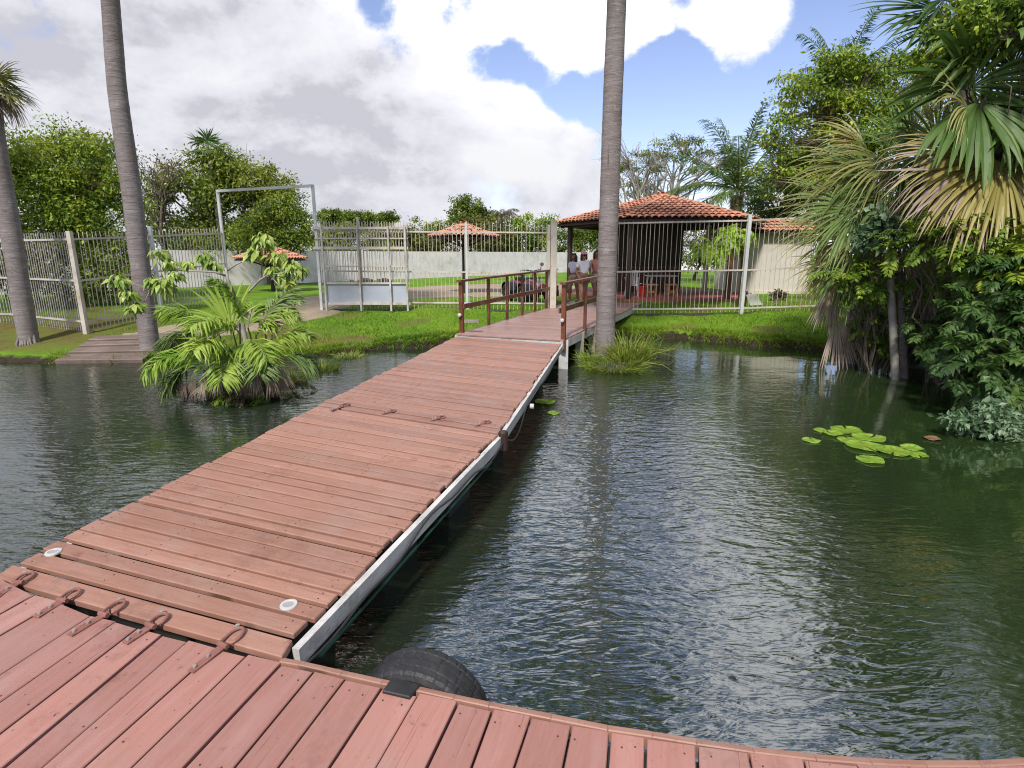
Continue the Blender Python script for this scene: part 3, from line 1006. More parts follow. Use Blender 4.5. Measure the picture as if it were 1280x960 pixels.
def railing(label, e0, e1, fr, ext0, lamp_at, plate=False, inset=0.07, hgt=1.06):
    d = (e1 - e0) / np.linalg.norm(e1 - e0)
    r = thing("handrail", label, "railing", lerp(e0, e1, fr[0]), "timber handrails on the pier")
    tops, mids = [], []
    for k, f0 in enumerate(fr):
        q = lerp(e0, e1, f0)
        mb = MB()
        mb.beam(q + np.array([0, 0, -0.12 if k else -0.25]), q + np.array([0, 0, hgt]), 0.062 if k else 0.085, 0.05 if k else 0.07, up=d, t=random.random())
        mb.build("post", M["rail"], r)
    a, b = lerp(e0, e1, fr[0]) - d * ext0, lerp(e0, e1, fr[-1])
    up = np.array([0, 0, hgt])
    mb = MB()
    mb.beam(a + up + np.array([0, 0, 0.031]), b + up + np.array([0, 0, 0.031]), 0.11, 0.045, t=0.3)
    mb.build("top_rail", M["rail"], r)
    s_ = np.cross(d, (0, 0, 1.0))
    mb = MB()
    mb.beam(a + d * 0.05 + up * 0.53 + s_ * 0.076 * lamp_at, b + up * 0.53 + s_ * 0.076 * lamp_at, 0.035, 0.10, t=0.5)
    mb.build("mid_rail", M["rail"], r)
    q = lerp(e0, e1, fr[0]) - d * 0.06 + up * 0.36
    mb = MB()
    mb.tube([q, q - d * 0.05, q - d * 0.06], [0.035, 0.04, 0.025], 10, 0.2)
    mb.build("lamp", M["lampwhite"], r)
    if plate:
        q = lerp(e0, e1, fr[0]) + np.array([0.08, -0.05, hgt * 0.26])
        mb = MB()
        mb.box(q + np.array([-0.02, -0.09, -0.05]), q + np.array([0.30, 0.09, 0.0]), 0.4)
        mb.build("bracket_shelf", M["concrete"], r)
    return r


railing("left handrail of brown timber posts beside the lawn", pL0 + np.array([0.05, 0.02, 0]), pL1 + np.array([0.0, 0, 0]), [0.03, 0.235, 0.40, 0.555, 0.70, 0.845, 0.975], 0.10, 1.0, True)
railing("right handrail of brown timber posts partly behind the palm trunk", pR0 + np.array([-0.03, 0.0, 0]), pR1, [0.015, 0.24, 0.45, 0.62], 0.10, -1.0)

# ------------------------------------------------------------------ old boat ramp on the left shore
ramp = thing("boat_ramp", "grey weathered plank ramp sloping into the water by the left palm", "ramp", (-9.4, 12.0, 0))
mb = MB()
rL0, rR0 = G(68, 451, 0.07), G(178, 450, 0.07)
rL1, rR1 = G(122, 425, 0.30), G(222, 421, 0.30)
for k, (a, b) in enumerate(((0.0, 0.27), (0.30, 0.52), (0.55, 0.74), (0.77, 0.98))):
    st_ = np.array([0, 0, 0.02 + 0.03 * k])
    mb.slab(lerp(rL0, rL1, a) + st_, lerp(rR0, rR1, a) + st_, lerp(rR0, rR1, b) + st_, lerp(rL0, rL1, b) + st_, 0.09, 0.012, random.random(), k * 2.0)
mb.build("planks", M["greyplank"], ramp)
mb = MB()
for s0, s1 in ((rL0, rL1), (rR0, rR1)):
    mb.beam(lerp(s0, s1, 0.0) - np.array([0, 0, 0.12]), s1 - np.array([0, 0, 0.09]), 0.12, 0.10)
mb.build("bearer", M["darkwood"], ramp)


# ------------------------------------------------------------------ fences
def fence(label, pts, spacing, top, posts, rails, mat=None, pw=0.0145, over=0.0, base=False, group="steel picket fences", picket_low=0.04, postw=0.07):
    """pts: (x, y) corners; top: fence height above ground at each corner; posts: (x, y, height, width)"""
    mat = mat or M["picket"]
    P = np.array([(x, y, float(ground_h(x, y))) for x, y in pts])
    Hh = np.array(top, float)
    f = thing("picket_fence", label, "fence", P[0], group)
    mb = MB()
    for (a, b, ha, hb) in zip(P[:-1], P[1:], Hh[:-1], Hh[1:]):
        L = np.linalg.norm((b - a)[:2])
        n = max(2, int(round(L / spacing)))
        d = (b - a)[:2] / L
        for k in range(n):
            q = lerp(a, b, (k + 0.5) / n)
            h_ = lerp(ha, hb, (k + 0.5) / n)
            lean = random.gauss(0, 0.004)
            gz = q[2]
            mb.beam((q[0], q[1], gz + picket_low), (q[0] + d[0] * lean * h_, q[1] + d[1] * lean * h_, gz + h_ + over * random.uniform(0.8, 1.1)), pw, pw * 0.8, up=(d[0], d[1], 0), t=random.random() * 0.6)
    mb.build("pickets", mat, f)
    for frac in rails:
        mb = MB()
        for (a, b, ha, hb) in zip(P[:-1], P[1:], Hh[:-1], Hh[1:]):
            n_ = np.array([(b - a)[1], -(b - a)[0], 0])
            n_ /= np.linalg.norm(n_)
            if n_[1] > 0:
                n_ = -n_
            o_ = n_ * 0.024
            mb.beam(a + o_ + np.array([0, 0, ha * frac]), b + o_ + np.array([0, 0, hb * frac]), 0.03, 0.045, t=0.3)
        mb.build("rail", mat, f)
    for (x, y, h_, w_, mt) in posts:
        g_ = float(ground_h(x, y))
        mb = MB()
        mb.box((x - w_ / 2, y - w_ / 2 - 0.045, g_ - 0.3), (x + w_ / 2, y + w_ / 2 - 0.045, g_ + h_), 0.2)
        mb.build("post", mt, f)
    if base:
        mb = MB()
        for (a, b) in zip(P[:-1], P[1:]):
            mb.beam(a + np.array([0, 0, -0.04]), b + np.array([0, 0, -0.04]), 0.12, 0.12, t=0.5)
        mb.build("kerb", M["stone"], f)
    return f


def gh(x, y):
    return float(ground_h(x, y))


fA = G(109, 413, 0.42)[:2]
yA = fA[1]
xB, yB = A(14, 400, yA + 1.0)[:2]
# post heights from the photograph
hA = A(87, 290, yA)[2] - gh(*fA)
hB = A(0, 293, yB)[2] - gh(xB, yB)
xC, yC = A(287, 373, 18.6)[:2]
hC = A(281, 285, yC)[2] - gh(xC, yC)
xM, yM = lerp(fA, np.array([xC, yC]), 0.46)
hM = lerp(hA, hC, 0.46)
fence("left boundary fence of dense grey pickets behind the leftmost palm", [(xB - 5, yB + 0.5), (xB, yB), (fA[0], fA[1])], 0.088, [hB, hB, hA], [(xB - 2.2, yB + 0.2, hB, 0.07, M["picketgrey"])], [0.12, 0.53, 0.93], M["picketgrey"])
fence("side fence of cream pickets running from the corner post back to the gateway", [(fA[0], fA[1]), (xC, yC)], 0.118, [hA, hC], [(fA[0], fA[1], hA + 0.02, 0.095, M["picket"]), (xM, yM, hM + 0.05, 0.085, M["steel"])], [0.12, 0.53, 0.93])

Y1 = 17.2
x0, x1 = A(401, 380, Y1)[0], A(689, 384, Y1)[0]
f1h = A(550, 283, Y1)[2] - gh(-2, Y1)
fence("centre fence of thin cream pickets between the sliding gate and the pier", [(x0, Y1), (x1, Y1)], 0.122, [f1h, f1h], [(A(583, 300, Y1)[0], Y1, f1h + 0.12, 0.07, M["steel"]), (A(449, 300, Y1)[0], Y1, f1h + 0.3, 0.07, M["picket"])], [0.10, 0.48, 0.96], over=0.17, base=True)
Y2 = 17.1
p2a, p2b, p2c = A(757, 385, Y2)[0], A(926, 388, Y2 - 0.5)[0], A(1045, 390, Y2 - 1.0)[0]
f2h = A(850, 277, Y2)[2] - gh(4, Y2)
fence("front fence of cream pickets along the lawn before the pavilion", [(p2a, Y2), (p2b, Y2 - 0.5), (p2c, Y2 - 1.0)], 0.128, [f2h, f2h * 0.99, f2h * 0.98], [(p2b, Y2 - 0.5, f2h + 0.10, 0.09, M["steel"])], [0.06, 0.47, 0.985], base=True)

# concrete gate pillar beside the pier
px0 = A(692, 384, 17.0)[0]
mb = MB()
pg = gh(px0, 17.0)
mb.box((px0 - 0.12, 16.86, pg - 0.3), (px0 + 0.06, 17.06, A(695, 276, 17.0)[2]), 0.15)
mb.box((px0 - 0.22, 16.93, pg - 0.3), (px0 - 0.14, 17.01, A(695, 281, 17.0)[2]), 0.1)
pil = mb.build("gate_pillar", M["postwhite"])
tag(pil, "whitewashed pillar at the end of the left handrail", "pillar")

# gateway portal and sliding gate
gp = thing("gateway_frame", "tall thin steel gateway frame standing over the earth path", "gateway", (-8, 18, 0.7))
gl, gr_ = np.array([xC, yC]), np.array([A(402, 380, Y1 - 0.15)[0], Y1 - 0.15])
zl, zr = A(281, 239, yC)[2], A(397, 232.5, Y1 - 0.15)[2]
for (q, z) in ((gl, zl), (gr_, zr)):
    mb = MB()
    mb.beam((q[0], q[1], gh(*q) - 0.2), (q[0], q[1], z + 0.04), 0.075, 0.075, up=(0, 1, 0), t=0.1)
    mb.build("post", M["steel"], gp)
mb = MB()
mb.beam((gl[0], gl[1] - 0.06, zl), (gr_[0], gr_[1] - 0.06, zr), 0.05, 0.075, t=0.2)
mb.build("top_beam", M["steel"], gp)

Yg = Y1 - 0.22
gate = thing("sliding_gate", "sliding steel gate with upper picket band and solid grey lower panel", "gate", (A(455, 380, Yg)[0], Yg, gh(-4.5, Yg)))
ax = lambda px: A(px, 330, Yg)[0]
az = lambda py: A(455, py, Yg)[2]
gz0 = gh(ax(455), Yg)
L_, R_ = ax(404), ax(509)
mb = MB()
for z, wd in ((az(285), 0.07), (az(310), 0.08), (az(333), 0.04), (az(354), 0.05), (az(379.5), 0.07)):
    mb.beam((L_ - (0.25 if wd in (0.07, 0.08) and z > az(320) else 0), Yg, z), (R_ + 0.05, Yg, z), 0.05, wd, t=0.2)
mb.beam((L_ - 0.2, Yg, az(298)), (R_ + 0.05, Yg, az(298)), 0.03, 0.04, t=0.2)
mb.build("frame", M["picket"], gate)
for px in (405, 449, 487, 508):
    mb = MB()
    mb.beam((ax(px), Yg - 0.055, gz0 + 0.02), (ax(px), Yg - 0.055, az(283)), 0.05, 0.05, up=(0, 1, 0), t=0.2)
    mb.build("upright", M["picketgrey"], gate)
mb = MB()
n = 34
for k in range(n):
    x = L_ - 0.2 + (R_ - L_ + 0.25) * (k + 0.5) / n
    mb.beam((x, Yg + 0.05, az(354)), (x, Yg + 0.05, az(276.5) + random.uniform(-0.02, 0.02)), 0.016, 0.016, up=(0, 1, 0), t=random.random() * 0.5)
mb.build("pickets", M["picket"], gate)
mb = MB()
mb.box((L_ + 0.04, Yg + 0.028, az(378.5)), (R_ - 0.02, Yg + 0.040, az(355)), 0.2)
mb.build("panel", M["panel"], gate)

# perimeter wall behind the yard
mb = MB()
w0, w1, w2 = np.array([-22.0, 19.6]), np.array([10.5, 57.0]), np.array([24.0, 57.5])
for a, b in ((w0, w1), (w1, w2)):
    d = (b - a) / np.linalg.norm(b - a)
    n_ = np.array([d[1], -d[0]])
    V = []
    for q in (a, b):
        for o_ in (0.0, -0.16):
            V += [(q[0] + n_[0] * o_, q[1] + n_[1] * o_, z) for z in (0.4, 2.46)]
    mb.add(V, [(0, 4, 5, 1), (2, 3, 7, 6), (1, 5, 7, 3), (0, 1, 3, 2), (4, 6, 7, 5)], 0.1)
wall = mb.build("boundary_wall", M["wallwhite"])
tag(wall, "long whitewashed wall closing the yard behind the fences", "wall")
# ------------------------------------------------------------------ tiled roofs
def tile_face(mb, apex, B, C, tw=0.21, tl=0.36, lift=0.02, rs=random):
    """rows of half-round clay tiles on the roof triangle apex-B-C (B-C is the eave)"""
    apex, B, C = (np.array(q, float) for q in (apex, B, C))
    L = np.linalg.norm(C - B)
    eu = (C - B) / L
    mid = (B + C) / 2
    ev = apex - mid
    H = np.linalg.norm(ev)
    ev /= H
    nn = np.cross(eu, ev)
    if nn[2] < 0:
        nn = -nn
    ncol = int(L / tw)
    nrow = int(H / tl) + 1
    ang = np.linspace(0.12, PI - 0.12, 6)
    for c in range(ncol):
        u = (c + 0.5) / ncol * L - L / 2
        for r in range(nrow):
            v = r * tl - 0.06
            if abs(u) > (1 - (v + tl * 0.4) / H) * L / 2 + tw * 0.25:
                continue
            col_t = rs.random() ** 1.5
            du, dn = rs.gauss(0, 0.006), rs.gauss(0, 0.004)
            V = []
            for (vv, rr_, z) in ((v, tw * 0.52, lift + 0.035), (v + tl * 1.12, tw * 0.43, lift)):
                o = mid + eu * (u + du) + ev * vv + nn * (z + dn)
                V += [o + eu * math.cos(q) * rr_ + nn * (math.sin(q) * rr_ * 0.75) for q in ang]
            k = len(ang)
            F = [(i, i + 1, k + i + 1, k + i) for i in range(k - 1)]
            # thickness at the lower lip
            V += [V[i] - nn * 0.018 + ev * 0.004 for i in range(k)]
            F += [(2 * k + i, 2 * k + i + 1, i + 1, i) for i in range(k - 1)]
            mb.add(V, F, col_t)


def ridge_tiles(mb, a, b, r=0.11, tl=0.36):
    a, b = np.array(a, float), np.array(b, float)
    L = np.linalg.norm(b - a)
    n = max(1, int(L / tl))
    d = (b - a) / L
    s_ = np.cross(d, (0, 0, 1.0))
    s_ /= np.linalg.norm(s_)
    u = np.cross(s_, d)
    ang = np.linspace(0, PI, 7)
    for k in range(n):
        p0, p1 = lerp(a, b, k / n), lerp(a, b, (k + 1.15) / n)
        V = [p0 + s_ * math.cos(q) * r * 1.1 + u * (math.sin(q) * r * 0.8 + 0.05) for q in ang] + [p1 + s_ * math.cos(q) * r * 0.92 + u * (math.sin(q) * r * 0.7 + 0.035) for q in ang]
        mb.add(V, [(i, i + 1, 7 + i + 1, 7 + i) for i in range(6)], random.random())


def poly_roof(root, c, z_eave, z_apex, R, sides, rot, tw, tl, ridge=True, thick=0.07):
    ap = np.array([c[0], c[1], z_apex])
    cs = [np.array([c[0] + R * math.cos(rot + 2 * PI * k / sides), c[1] + R * math.sin(rot + 2 * PI * k / sides), z_eave]) for k in range(sides)]
    mb = MB()
    for k in range(sides):
        tile_face(mb, ap, cs[k], cs[(k + 1) % sides], tw, tl)
    if ridge:
        for k in range(sides):
            ridge_tiles(mb, cs[k], ap, tw * 0.5, tl)
    disc(mb, ap + np.array([0, 0, -0.03]), tw * 0.9, 0.1, 12, 0.5, [(1, 0), (0.9, 0.05), (0.5, 0.11), (0, 0.13)])
    ro = mb.build("roof", M["tile"], root)
    mb = MB()
    dn = np.array([0, 0, -0.01])
    V = [q * 0.985 + np.array([c[0], c[1], z_eave]) * 0.015 + dn for q in cs] + [q * 0.985 + np.array([c[0], c[1], z_eave]) * 0.015 + dn - np.array([0, 0, thick]) for q in cs] + [ap + dn, ap + dn - np.array([0, 0, thick])]
    n = sides
    F = [(k, (k + 1) % n, 2 * n) for k in range(n)] + [(n + (k + 1) % n, n + k, 2 * n + 1) for k in range(n)] + [(n + k, n + (k + 1) % n, (k + 1) % n, k) for k in range(n)]
    mb.add(V, F)
    mb.build("roof_boarding", M["darkwood"], ro)
    return cs, ap


# ------------------------------------------------------------------ pavilion
PC = np.array([A(825, 276, 22.0)[0], 22.0])
PR = 4.02
pav = thing("pavilion", "open six-sided pavilion with orange clay tile roof and dark timber posts", "pavilion", (PC[0], PC[1], gh(*PC)))
ze = A(830, 273.5, PC[1] - PR * 0.87)[2]
za = A(825, 243, PC[1])[2] - 0.06
poly_roof(pav, PC, ze, za, PR, 6, 0.0, 0.205, 0.35)
fz = 0.80
mb = MB()
n = 6
for (R_f, z0, z1) in ((PR * 0.93, 0.45, fz),):
    V = [(PC[0] + R_f * math.cos(2 * PI * k / 6), PC[1] + R_f * math.sin(2 * PI * k / 6), z) for z in (z0, z1) for k in range(6)]
    mb.add(V, [tuple(range(6))[::-1], tuple(range(6, 12))] + [(k, (k + 1) % 6, 6 + (k + 1) % 6, 6 + k) for k in range(6)])
mb.build("floor", M["redfloor"], pav)
for k in range(6):
    a = 2 * PI * k / 6
    q = PC + PR * 0.84 * np.array([math.cos(a), math.sin(a)])
    mb = MB()
    mb.tube([(q[0], q[1], fz - 0.1), (q[0], q[1], fz + 0.9), (q[0], q[1], ze + 0.12)], [0.11, 0.10, 0.095], 10, 0.3)
    mb.build("post", M["darkwood"] if k != 5 else M["brownwood"], pav)
for k in range(6):
    a, b = 2 * PI * k / 6, 2 * PI * (k + 1) / 6
    p = [np.array([PC[0] + PR * 0.84 * math.cos(q), PC[1] + PR * 0.84 * math.sin(q), ze - 0.02]) for q in (a, b)]
    mb = MB()
    mb.beam(p[0], p[1], 0.10, 0.20)
    mb.build("ring_beam", M["darkwood"], pav)
for k in range(6):
    a = 2 * PI * k / 6
    mb = MB()
    mb.beam((PC[0] + PR * 0.93 * math.cos(a), PC[1] + PR * 0.93 * math.sin(a), ze - 0.1), (PC[0], PC[1], za - 0.2), 0.07, 0.10)
    mb.build("rafter", M["darkwood"], pav)
# bar wall of dark vertical boards in the back left of the pavilion
mb = MB()
bx0, bx1, by = A(768, 300, 23.2)[0], A(851, 300, 23.2)[0], 23.2
k, x = 0, bx0
while x < bx1:
    mb.box((x, by + random.uniform(-0.01, 0.01), fz + 0.003), (x + 0.135, by + 0.05, ze + 0.1), random.random())
    x += 0.145
mb.build("board_wall", M["darkwood"], pav)
mb = MB()
mb.box((bx0 + 0.1, by - 0.75, fz + 0.92), (bx1 - 0.2, by - 0.25, fz + 0.99), 0.3)
mb.box((bx0 + 0.15, by - 0.35, fz + 0.003), (bx1 - 0.25, by - 0.30, fz + 0.92), 0.8)
mb.build("bar_counter", M["brownwood"], pav)
mb = MB()
cx_ = A(884, 320, 23.5)[0]
mb.box((cx_ - 0.10, 23.4, 0.5), (cx_ + 0.06, 23.55, ze + 0.05), 0.2)
mb.build("pillar", M["postwhite"], pav)


# furniture on the pavilion floor
def plastic_chair(label, loc, rz):
    c = thing("plastic_chair", label, "chair", loc)
    ca, sa = math.cos(rz), math.sin(rz)

    def R(x, y, z):
        return np.array([loc[0] + x * ca - y * sa, loc[1] + x * sa + y * ca, loc[2] + z])
    mb = MB()
    mb.slab(R(-0.22, -0.22, 0.43), R(0.22, -0.22, 0.43), R(0.20, 0.22, 0.41), R(-0.20, 0.22, 0.41), 0.03, 0.01, 0.2)
    mb.build("seat", M["whiteplastic"], c)
    mb = MB()
    for k in range(5):
        x = -0.17 + k * 0.085
        mb.beam(R(x, 0.21, 0.43), R(x * 1.05, 0.29, 0.86), 0.06, 0.018, up=R(0, 1, 0) - R(0, 0, 0), t=0.2)
    mb.beam(R(-0.22, 0.29, 0.87), R(0.22, 0.29, 0.87), 0.03, 0.09, t=0.1)
    mb.build("backrest", M["whiteplastic"], c)
    for sx_ in (-1, 1):
        for sy in (-1, 1):
            mb = MB()
            mb.tube([R(sx_ * 0.19, sy * 0.19, 0.42), R(sx_ * 0.23, sy * 0.24, 0.0)], [0.026, 0.018], 7, 0.2)
            mb.build("leg", M["whiteplastic"], c)
        mb = MB()
        mb.tube([R(sx_ * 0.23, 0.24, 0.64), R(sx_ * 0.25, 0.0, 0.66), R(sx_ * 0.24, -0.20, 0.62), R(sx_ * 0.22, -0.22, 0.44)], 0.018, 7, 0.2)
        mb.build("armrest", M["whiteplastic"], c)
    return c


qx = A(790, 350, 20.4)
plastic_chair("white plastic armchair on the pavilion floor next to the palm trunk", (qx[0], 20.4, fz), 2.9)
tq = A(826, 345, 20.9)
tb = thing("plastic_table", "white plastic table standing inside the pavilion", "table", (tq[0], 20.9, fz))
mb = MB()
mb.slab((tq[0] - 0.5, 20.5, fz + 0.72), (tq[0] + 0.5, 20.5, fz + 0.72), (tq[0] + 0.5, 21.3, fz + 0.72), (tq[0] - 0.5, 21.3, fz + 0.72), 0.035, 0.01, 0.1)
mb.build("table_top", M["whiteplastic"], tb)
for sx_ in (-1, 1):
    for sy in (-1, 1):
        mb = MB()
        mb.tube([(tq[0] + sx_ * 0.40, 20.9 + sy * 0.30, fz + 0.70), (tq[0] + sx_ * 0.44, 20.9 + sy * 0.34, fz)], [0.035, 0.025], 7, 0.2)
        mb.build("leg", M["whiteplastic"], tb)
for px, lab in ((814, "pale pine stool left of the other under the white table"), (839, "pale pine stool right of the other by the white table")):
    q = A(px, 360, 20.1)
    st = thing("wooden_stool", lab, "stool", (q[0], 20.1, fz), "pine stools in the pavilion")
    mb = MB()
    mb.slab((q[0] - 0.2, 19.92, fz + 0.44), (q[0] + 0.2, 19.92, fz + 0.44), (q[0] + 0.2, 20.28, fz + 0.44), (q[0] - 0.2, 20.28, fz + 0.44), 0.04, 0.006, 0.2)
    mb.build("seat", M["orangewood"], st)
    for sx_ in (-1, 1):
        mb = MB()
        mb.box((q[0] + sx_ * 0.15 - 0.02, 19.95, fz), (q[0] + sx_ * 0.15 + 0.02, 20.25, fz + 0.398), 0.5)
        mb.build("side_panel", M["orangewood"], st)
    mb = MB()
    mb.box((q[0] - 0.128, 20.08, fz + 0.12), (q[0] + 0.128, 20.12, fz + 0.22), 0.5)
    mb.build("stretcher", M["orangewood"], st)
q = A(802, 362, 20.0)
bk = thing("red_bucket", "red plastic bucket on the pavilion floor beside the white chair", "bucket", (q[0], 20.0, fz))
mb = MB()
disc(mb, (q[0], 20.0, fz), 0.15, 0.3, 16, 0.2, [(0.0, 0.0), (0.78, 0.0), (1.0, 0.34), (1.05, 0.34), (1.05, 0.36), (0.96, 0.36), (0.74, 0.02), (0, 0.02)])
mb.build("body", M["redplastic"], bk)
mb = MB()
mb.tube([(q[0] + 0.155 * math.cos(a), 20.0, fz + 0.34 + 0.12 * math.sin(a)) for a in np.linspace(0, PI, 10)], 0.006, 6)
mb.build("handle", M["boltsteel"], bk)

# cabin to the right of the pavilion
cb = thing("white_cabin", "small cream rendered cabin with tiled eave right of the pavilion", "cabin", (9.3, 24.0, 0.7))
c0, c1 = A(934, 330, 22.6)[0], A(1012, 330, 22.6)[0]
zt = A(960, 290, 22.6)[2]
mb = MB()
mb.box((c0, 22.6, 0.5), (c1, 26.0, zt), 0.1)
mb.build("wall", M["cabin"], cb)
mb = MB()
mb.box((c0 - 0.05, 22.52, 0.5), (c1 + 0.05, 22.598, gh(c0, 22.6) + 0.12), 0.1)
mb.build("plinth", M["postwhite"], cb)
mb = MB()
zr_ = zt + 0.55
for s0, s1, y_e in ((c0 - 0.4, c1 + 0.4, 22.2),):
    B_, C_ = np.array([s0, y_e, zt - 0.03]), np.array([s1, y_e, zt - 0.03])
    L = s1 - s0
    for c_ in range(int(L / 0.2)):
        u = s0 + (c_ + 0.5) * 0.2
        for r in range(4):
            y = y_e + r * 0.34
            z = zt - 0.03 + r * 0.12
            ang = np.linspace(0.12, PI - 0.12, 6)
            V = [(u + math.cos(a) * 0.105, y, z + 0.04 + math.sin(a) * 0.08) for a in ang] + [(u + math.cos(a) * 0.088, y + 0.38, z + 0.135 + math.sin(a) * 0.07) for a in ang]
            mb.add(V, [(i, i + 1, 6 + i + 1, 6 + i) for i in range(5)], random.random())
    mb.build("roof", M["tile"], cb)
mb = MB()
mb.add([(c0 - 0.4, 22.25, zt - 0.06), (c1 + 0.4, 22.25, zt - 0.06), (c1 + 0.4, 23.6, zt + 0.42), (c0 - 0.4, 23.6, zt + 0.42), (c0 - 0.4, 22.25, zt + 0.0), (c1 + 0.4, 22.25, zt + 0.0), (c1 + 0.4, 23.6, zt + 0.47), (c0 - 0.4, 23.6, zt + 0.47)], BOXF)
mb.build("roof_boarding", M["darkwood"], cb)


# ------------------------------------------------------------------ tiled umbrella kiosks
def kiosk(label, px, y_base, Y, z_e, z_a, R, rot):
    x = A(px, y_base, Y)[0]
    zb = gh(x, Y)
    k = thing("tiled_umbrella", label, "umbrella", (x, Y, zb), "tile-roofed umbrellas in the yard")
    poly_roof(k, (x, Y), z_e, z_a, R, 6, rot, 0.18, 0.30, True, 0.05)
    mb = MB()
    mb.tube([(x, Y, zb - 0.1), (x, Y, zb + 1.0), (x, Y, z_a - 0.05)], [0.09, 0.085, 0.08], 10)
    mb.build("post", M["darkwood"], k)
    for j in range(6):
        a = rot + 2 * PI * j / 6
        mb = MB()
        mb.beam((x + 0.06 * math.cos(a), Y + 0.06 * math.sin(a), z_e - 0.35), (x + R * 0.72 * math.cos(a), Y + R * 0.72 * math.sin(a), z_e + 0.03), 0.05, 0.06)
        mb.build("brace", M["darkwood"], k)
    return k


Yk = 22.4
kiosk("orange tile umbrella on a dark post standing in the sandy yard behind the fence", 581, 367, Yk, A(581, 297, Yk)[2], A(581, 281.5, Yk)[2], 43.5 * mpp(297, Yk), 0.1)
Yk2 = 24.2
kiosk("orange tile umbrella half hidden behind the sapling leaves by the white wall", 342, 365, Yk2, A(345, 324, Yk2)[2], A(345, 309, Yk2)[2], 42 * mpp(320, Yk2), 0.3)

# small things on the far lawn
q = A(940, 378, 17.3)
bd = thing("white_board", "white sheet of board propped on the grass behind the front fence", "board", (q[0], 17.5, gh(q[0], 17.5)))
mb = MB()
z0 = gh(q[0], 17.5)
mb.slab((q[0] - 0.20, 17.3, z0 + 0.34), (q[0] + 0.05, 17.2, z0 + 0.42), (q[0] + 0.30, 17.25, z0 + 0.06), (q[0] - 0.02, 17.35, z0 + 0.02), 0.015, 0.003, 0.1)
mb.build("sheet", M["paper"], bd)
mb = MB()
mb.tube([(q[0] - 0.16, 17.42, z0 - 0.05), (q[0] - 0.14, 17.40, z0 + 0.45)], 0.03, 8, 0.4)
mb.build("stake", M["darkwood"], bd)
pile = thing("stone_pile", "low dark pile of stones behind the sliding gate", "stones", (A(460, 350, 24)[0], 24, gh(-6, 24)))
rs = random.Random(4)
mb = MB()
for k in range(26):
    px = 438 + rs.random() * 48
    q = A(px, 352, 24 + rs.uniform(-0.3, 0.3))
    r = rs.uniform(0.10, 0.2)
    zc = gh(q[0], q[1]) + r * 0.6 + rs.random() * 0.35
    a = np.linspace(0, 2 * PI, 7, endpoint=False)
    V = []
    for lat in (-1.2, -0.5, 0.3, 1.1):
        V += [(q[0] + r * math.cos(lat) * math.cos(b) * rs.uniform(0.8, 1.25), q[1] + r * math.cos(lat) * math.sin(b), zc + r * math.sin(lat) * rs.uniform(0.7, 1.1)) for b in a]
    F = [(i * 7 + j, i * 7 + (j + 1) % 7, (i + 1) * 7 + (j + 1) % 7, (i + 1) * 7 + j) for i in range(3) for j in range(7)] + [tuple(range(7))[::-1], tuple(range(21, 28))]
    mb.add(V, F, rs.random())
mb.build("stones", M["stone"], pile)

# ------------------------------------------------------------------ quad bike
qY = 18.9
qb = A(661, 371, qY)
zq = gh(qb[0], qY)
quad = thing("quad_bike", "parked quad bike with faded red body and fat black tyres", "quad bike", (qb[0], qY, zq))
qa = math.radians(205)


def Q(x, y, z):
    return np.array([qb[0] + x * math.cos(qa) - y * math.sin(qa), qY + x * math.sin(qa) + y * math.cos(qa), zq + z])


for (wx, wy) in ((-0.48, 0.58), (0.48, 0.58), (-0.48, -0.58), (0.48, -0.58)):
    mb = MB()
    V, F = [], []
    pr = [(-0.10, 0.14), (-0.125, 0.20), (-0.12, 0.265), (-0.08, 0.29), (0.08, 0.29), (0.12, 0.265), (0.125, 0.20), (0.10, 0.14)]
    ns = 36
    for k in range(ns):
        a = 2 * PI * k / ns
        for (ax_, r) in pr:
            r2 = r - (0.02 if k % 3 == 0 and r > 0.25 else 0)
            V.append(Q(wx + ax_, wy + r2 * math.cos(a), 0.29 + r2 * math.sin(a)))
    for k in range(ns):
        for j in range(7):
            F.append((k * 8 + j, k * 8 + j + 1, ((k + 1) % ns) * 8 + j + 1, ((k + 1) % ns) * 8 + j))
    mb.add(V, F, 0.3)
    wh = mb.build("wheel", M["rubber"], quad)
    mb = MB()
    mb.tube([Q(wx - 0.08, wy, 0.29), Q(wx + 0.08, wy, 0.29)], 0.145, 16)
    mb.build("rim", M["boltsteel"], wh)
mb = MB()
for (y0, y1, w0_, w1_, z0_, z1_, zt0, zt1) in ((0.30, 0.95, 0.30, 0.20, 0.45, 0.50, 0.74, 0.62), (-0.25, 0.30, 0.17, 0.30, 0.42, 0.45, 0.62, 0.74), (-0.95, -0.25, 0.30, 0.17, 0.48, 0.42, 0.70, 0.64)):
    V = [Q(-w0_, y0, z0_), Q(w0_, y0, z0_), Q(w1_, y1, z1_), Q(-w1_, y1, z1_), Q(-w0_ * 0.7, y0, zt0), Q(w0_ * 0.7, y0, zt0), Q(w1_ * 0.7, y1, zt1), Q(-w1_ * 0.7, y1, zt1)]
    mb.add(V, BOXF, 0.3)
mb.build("body", M["redpaint"], quad)
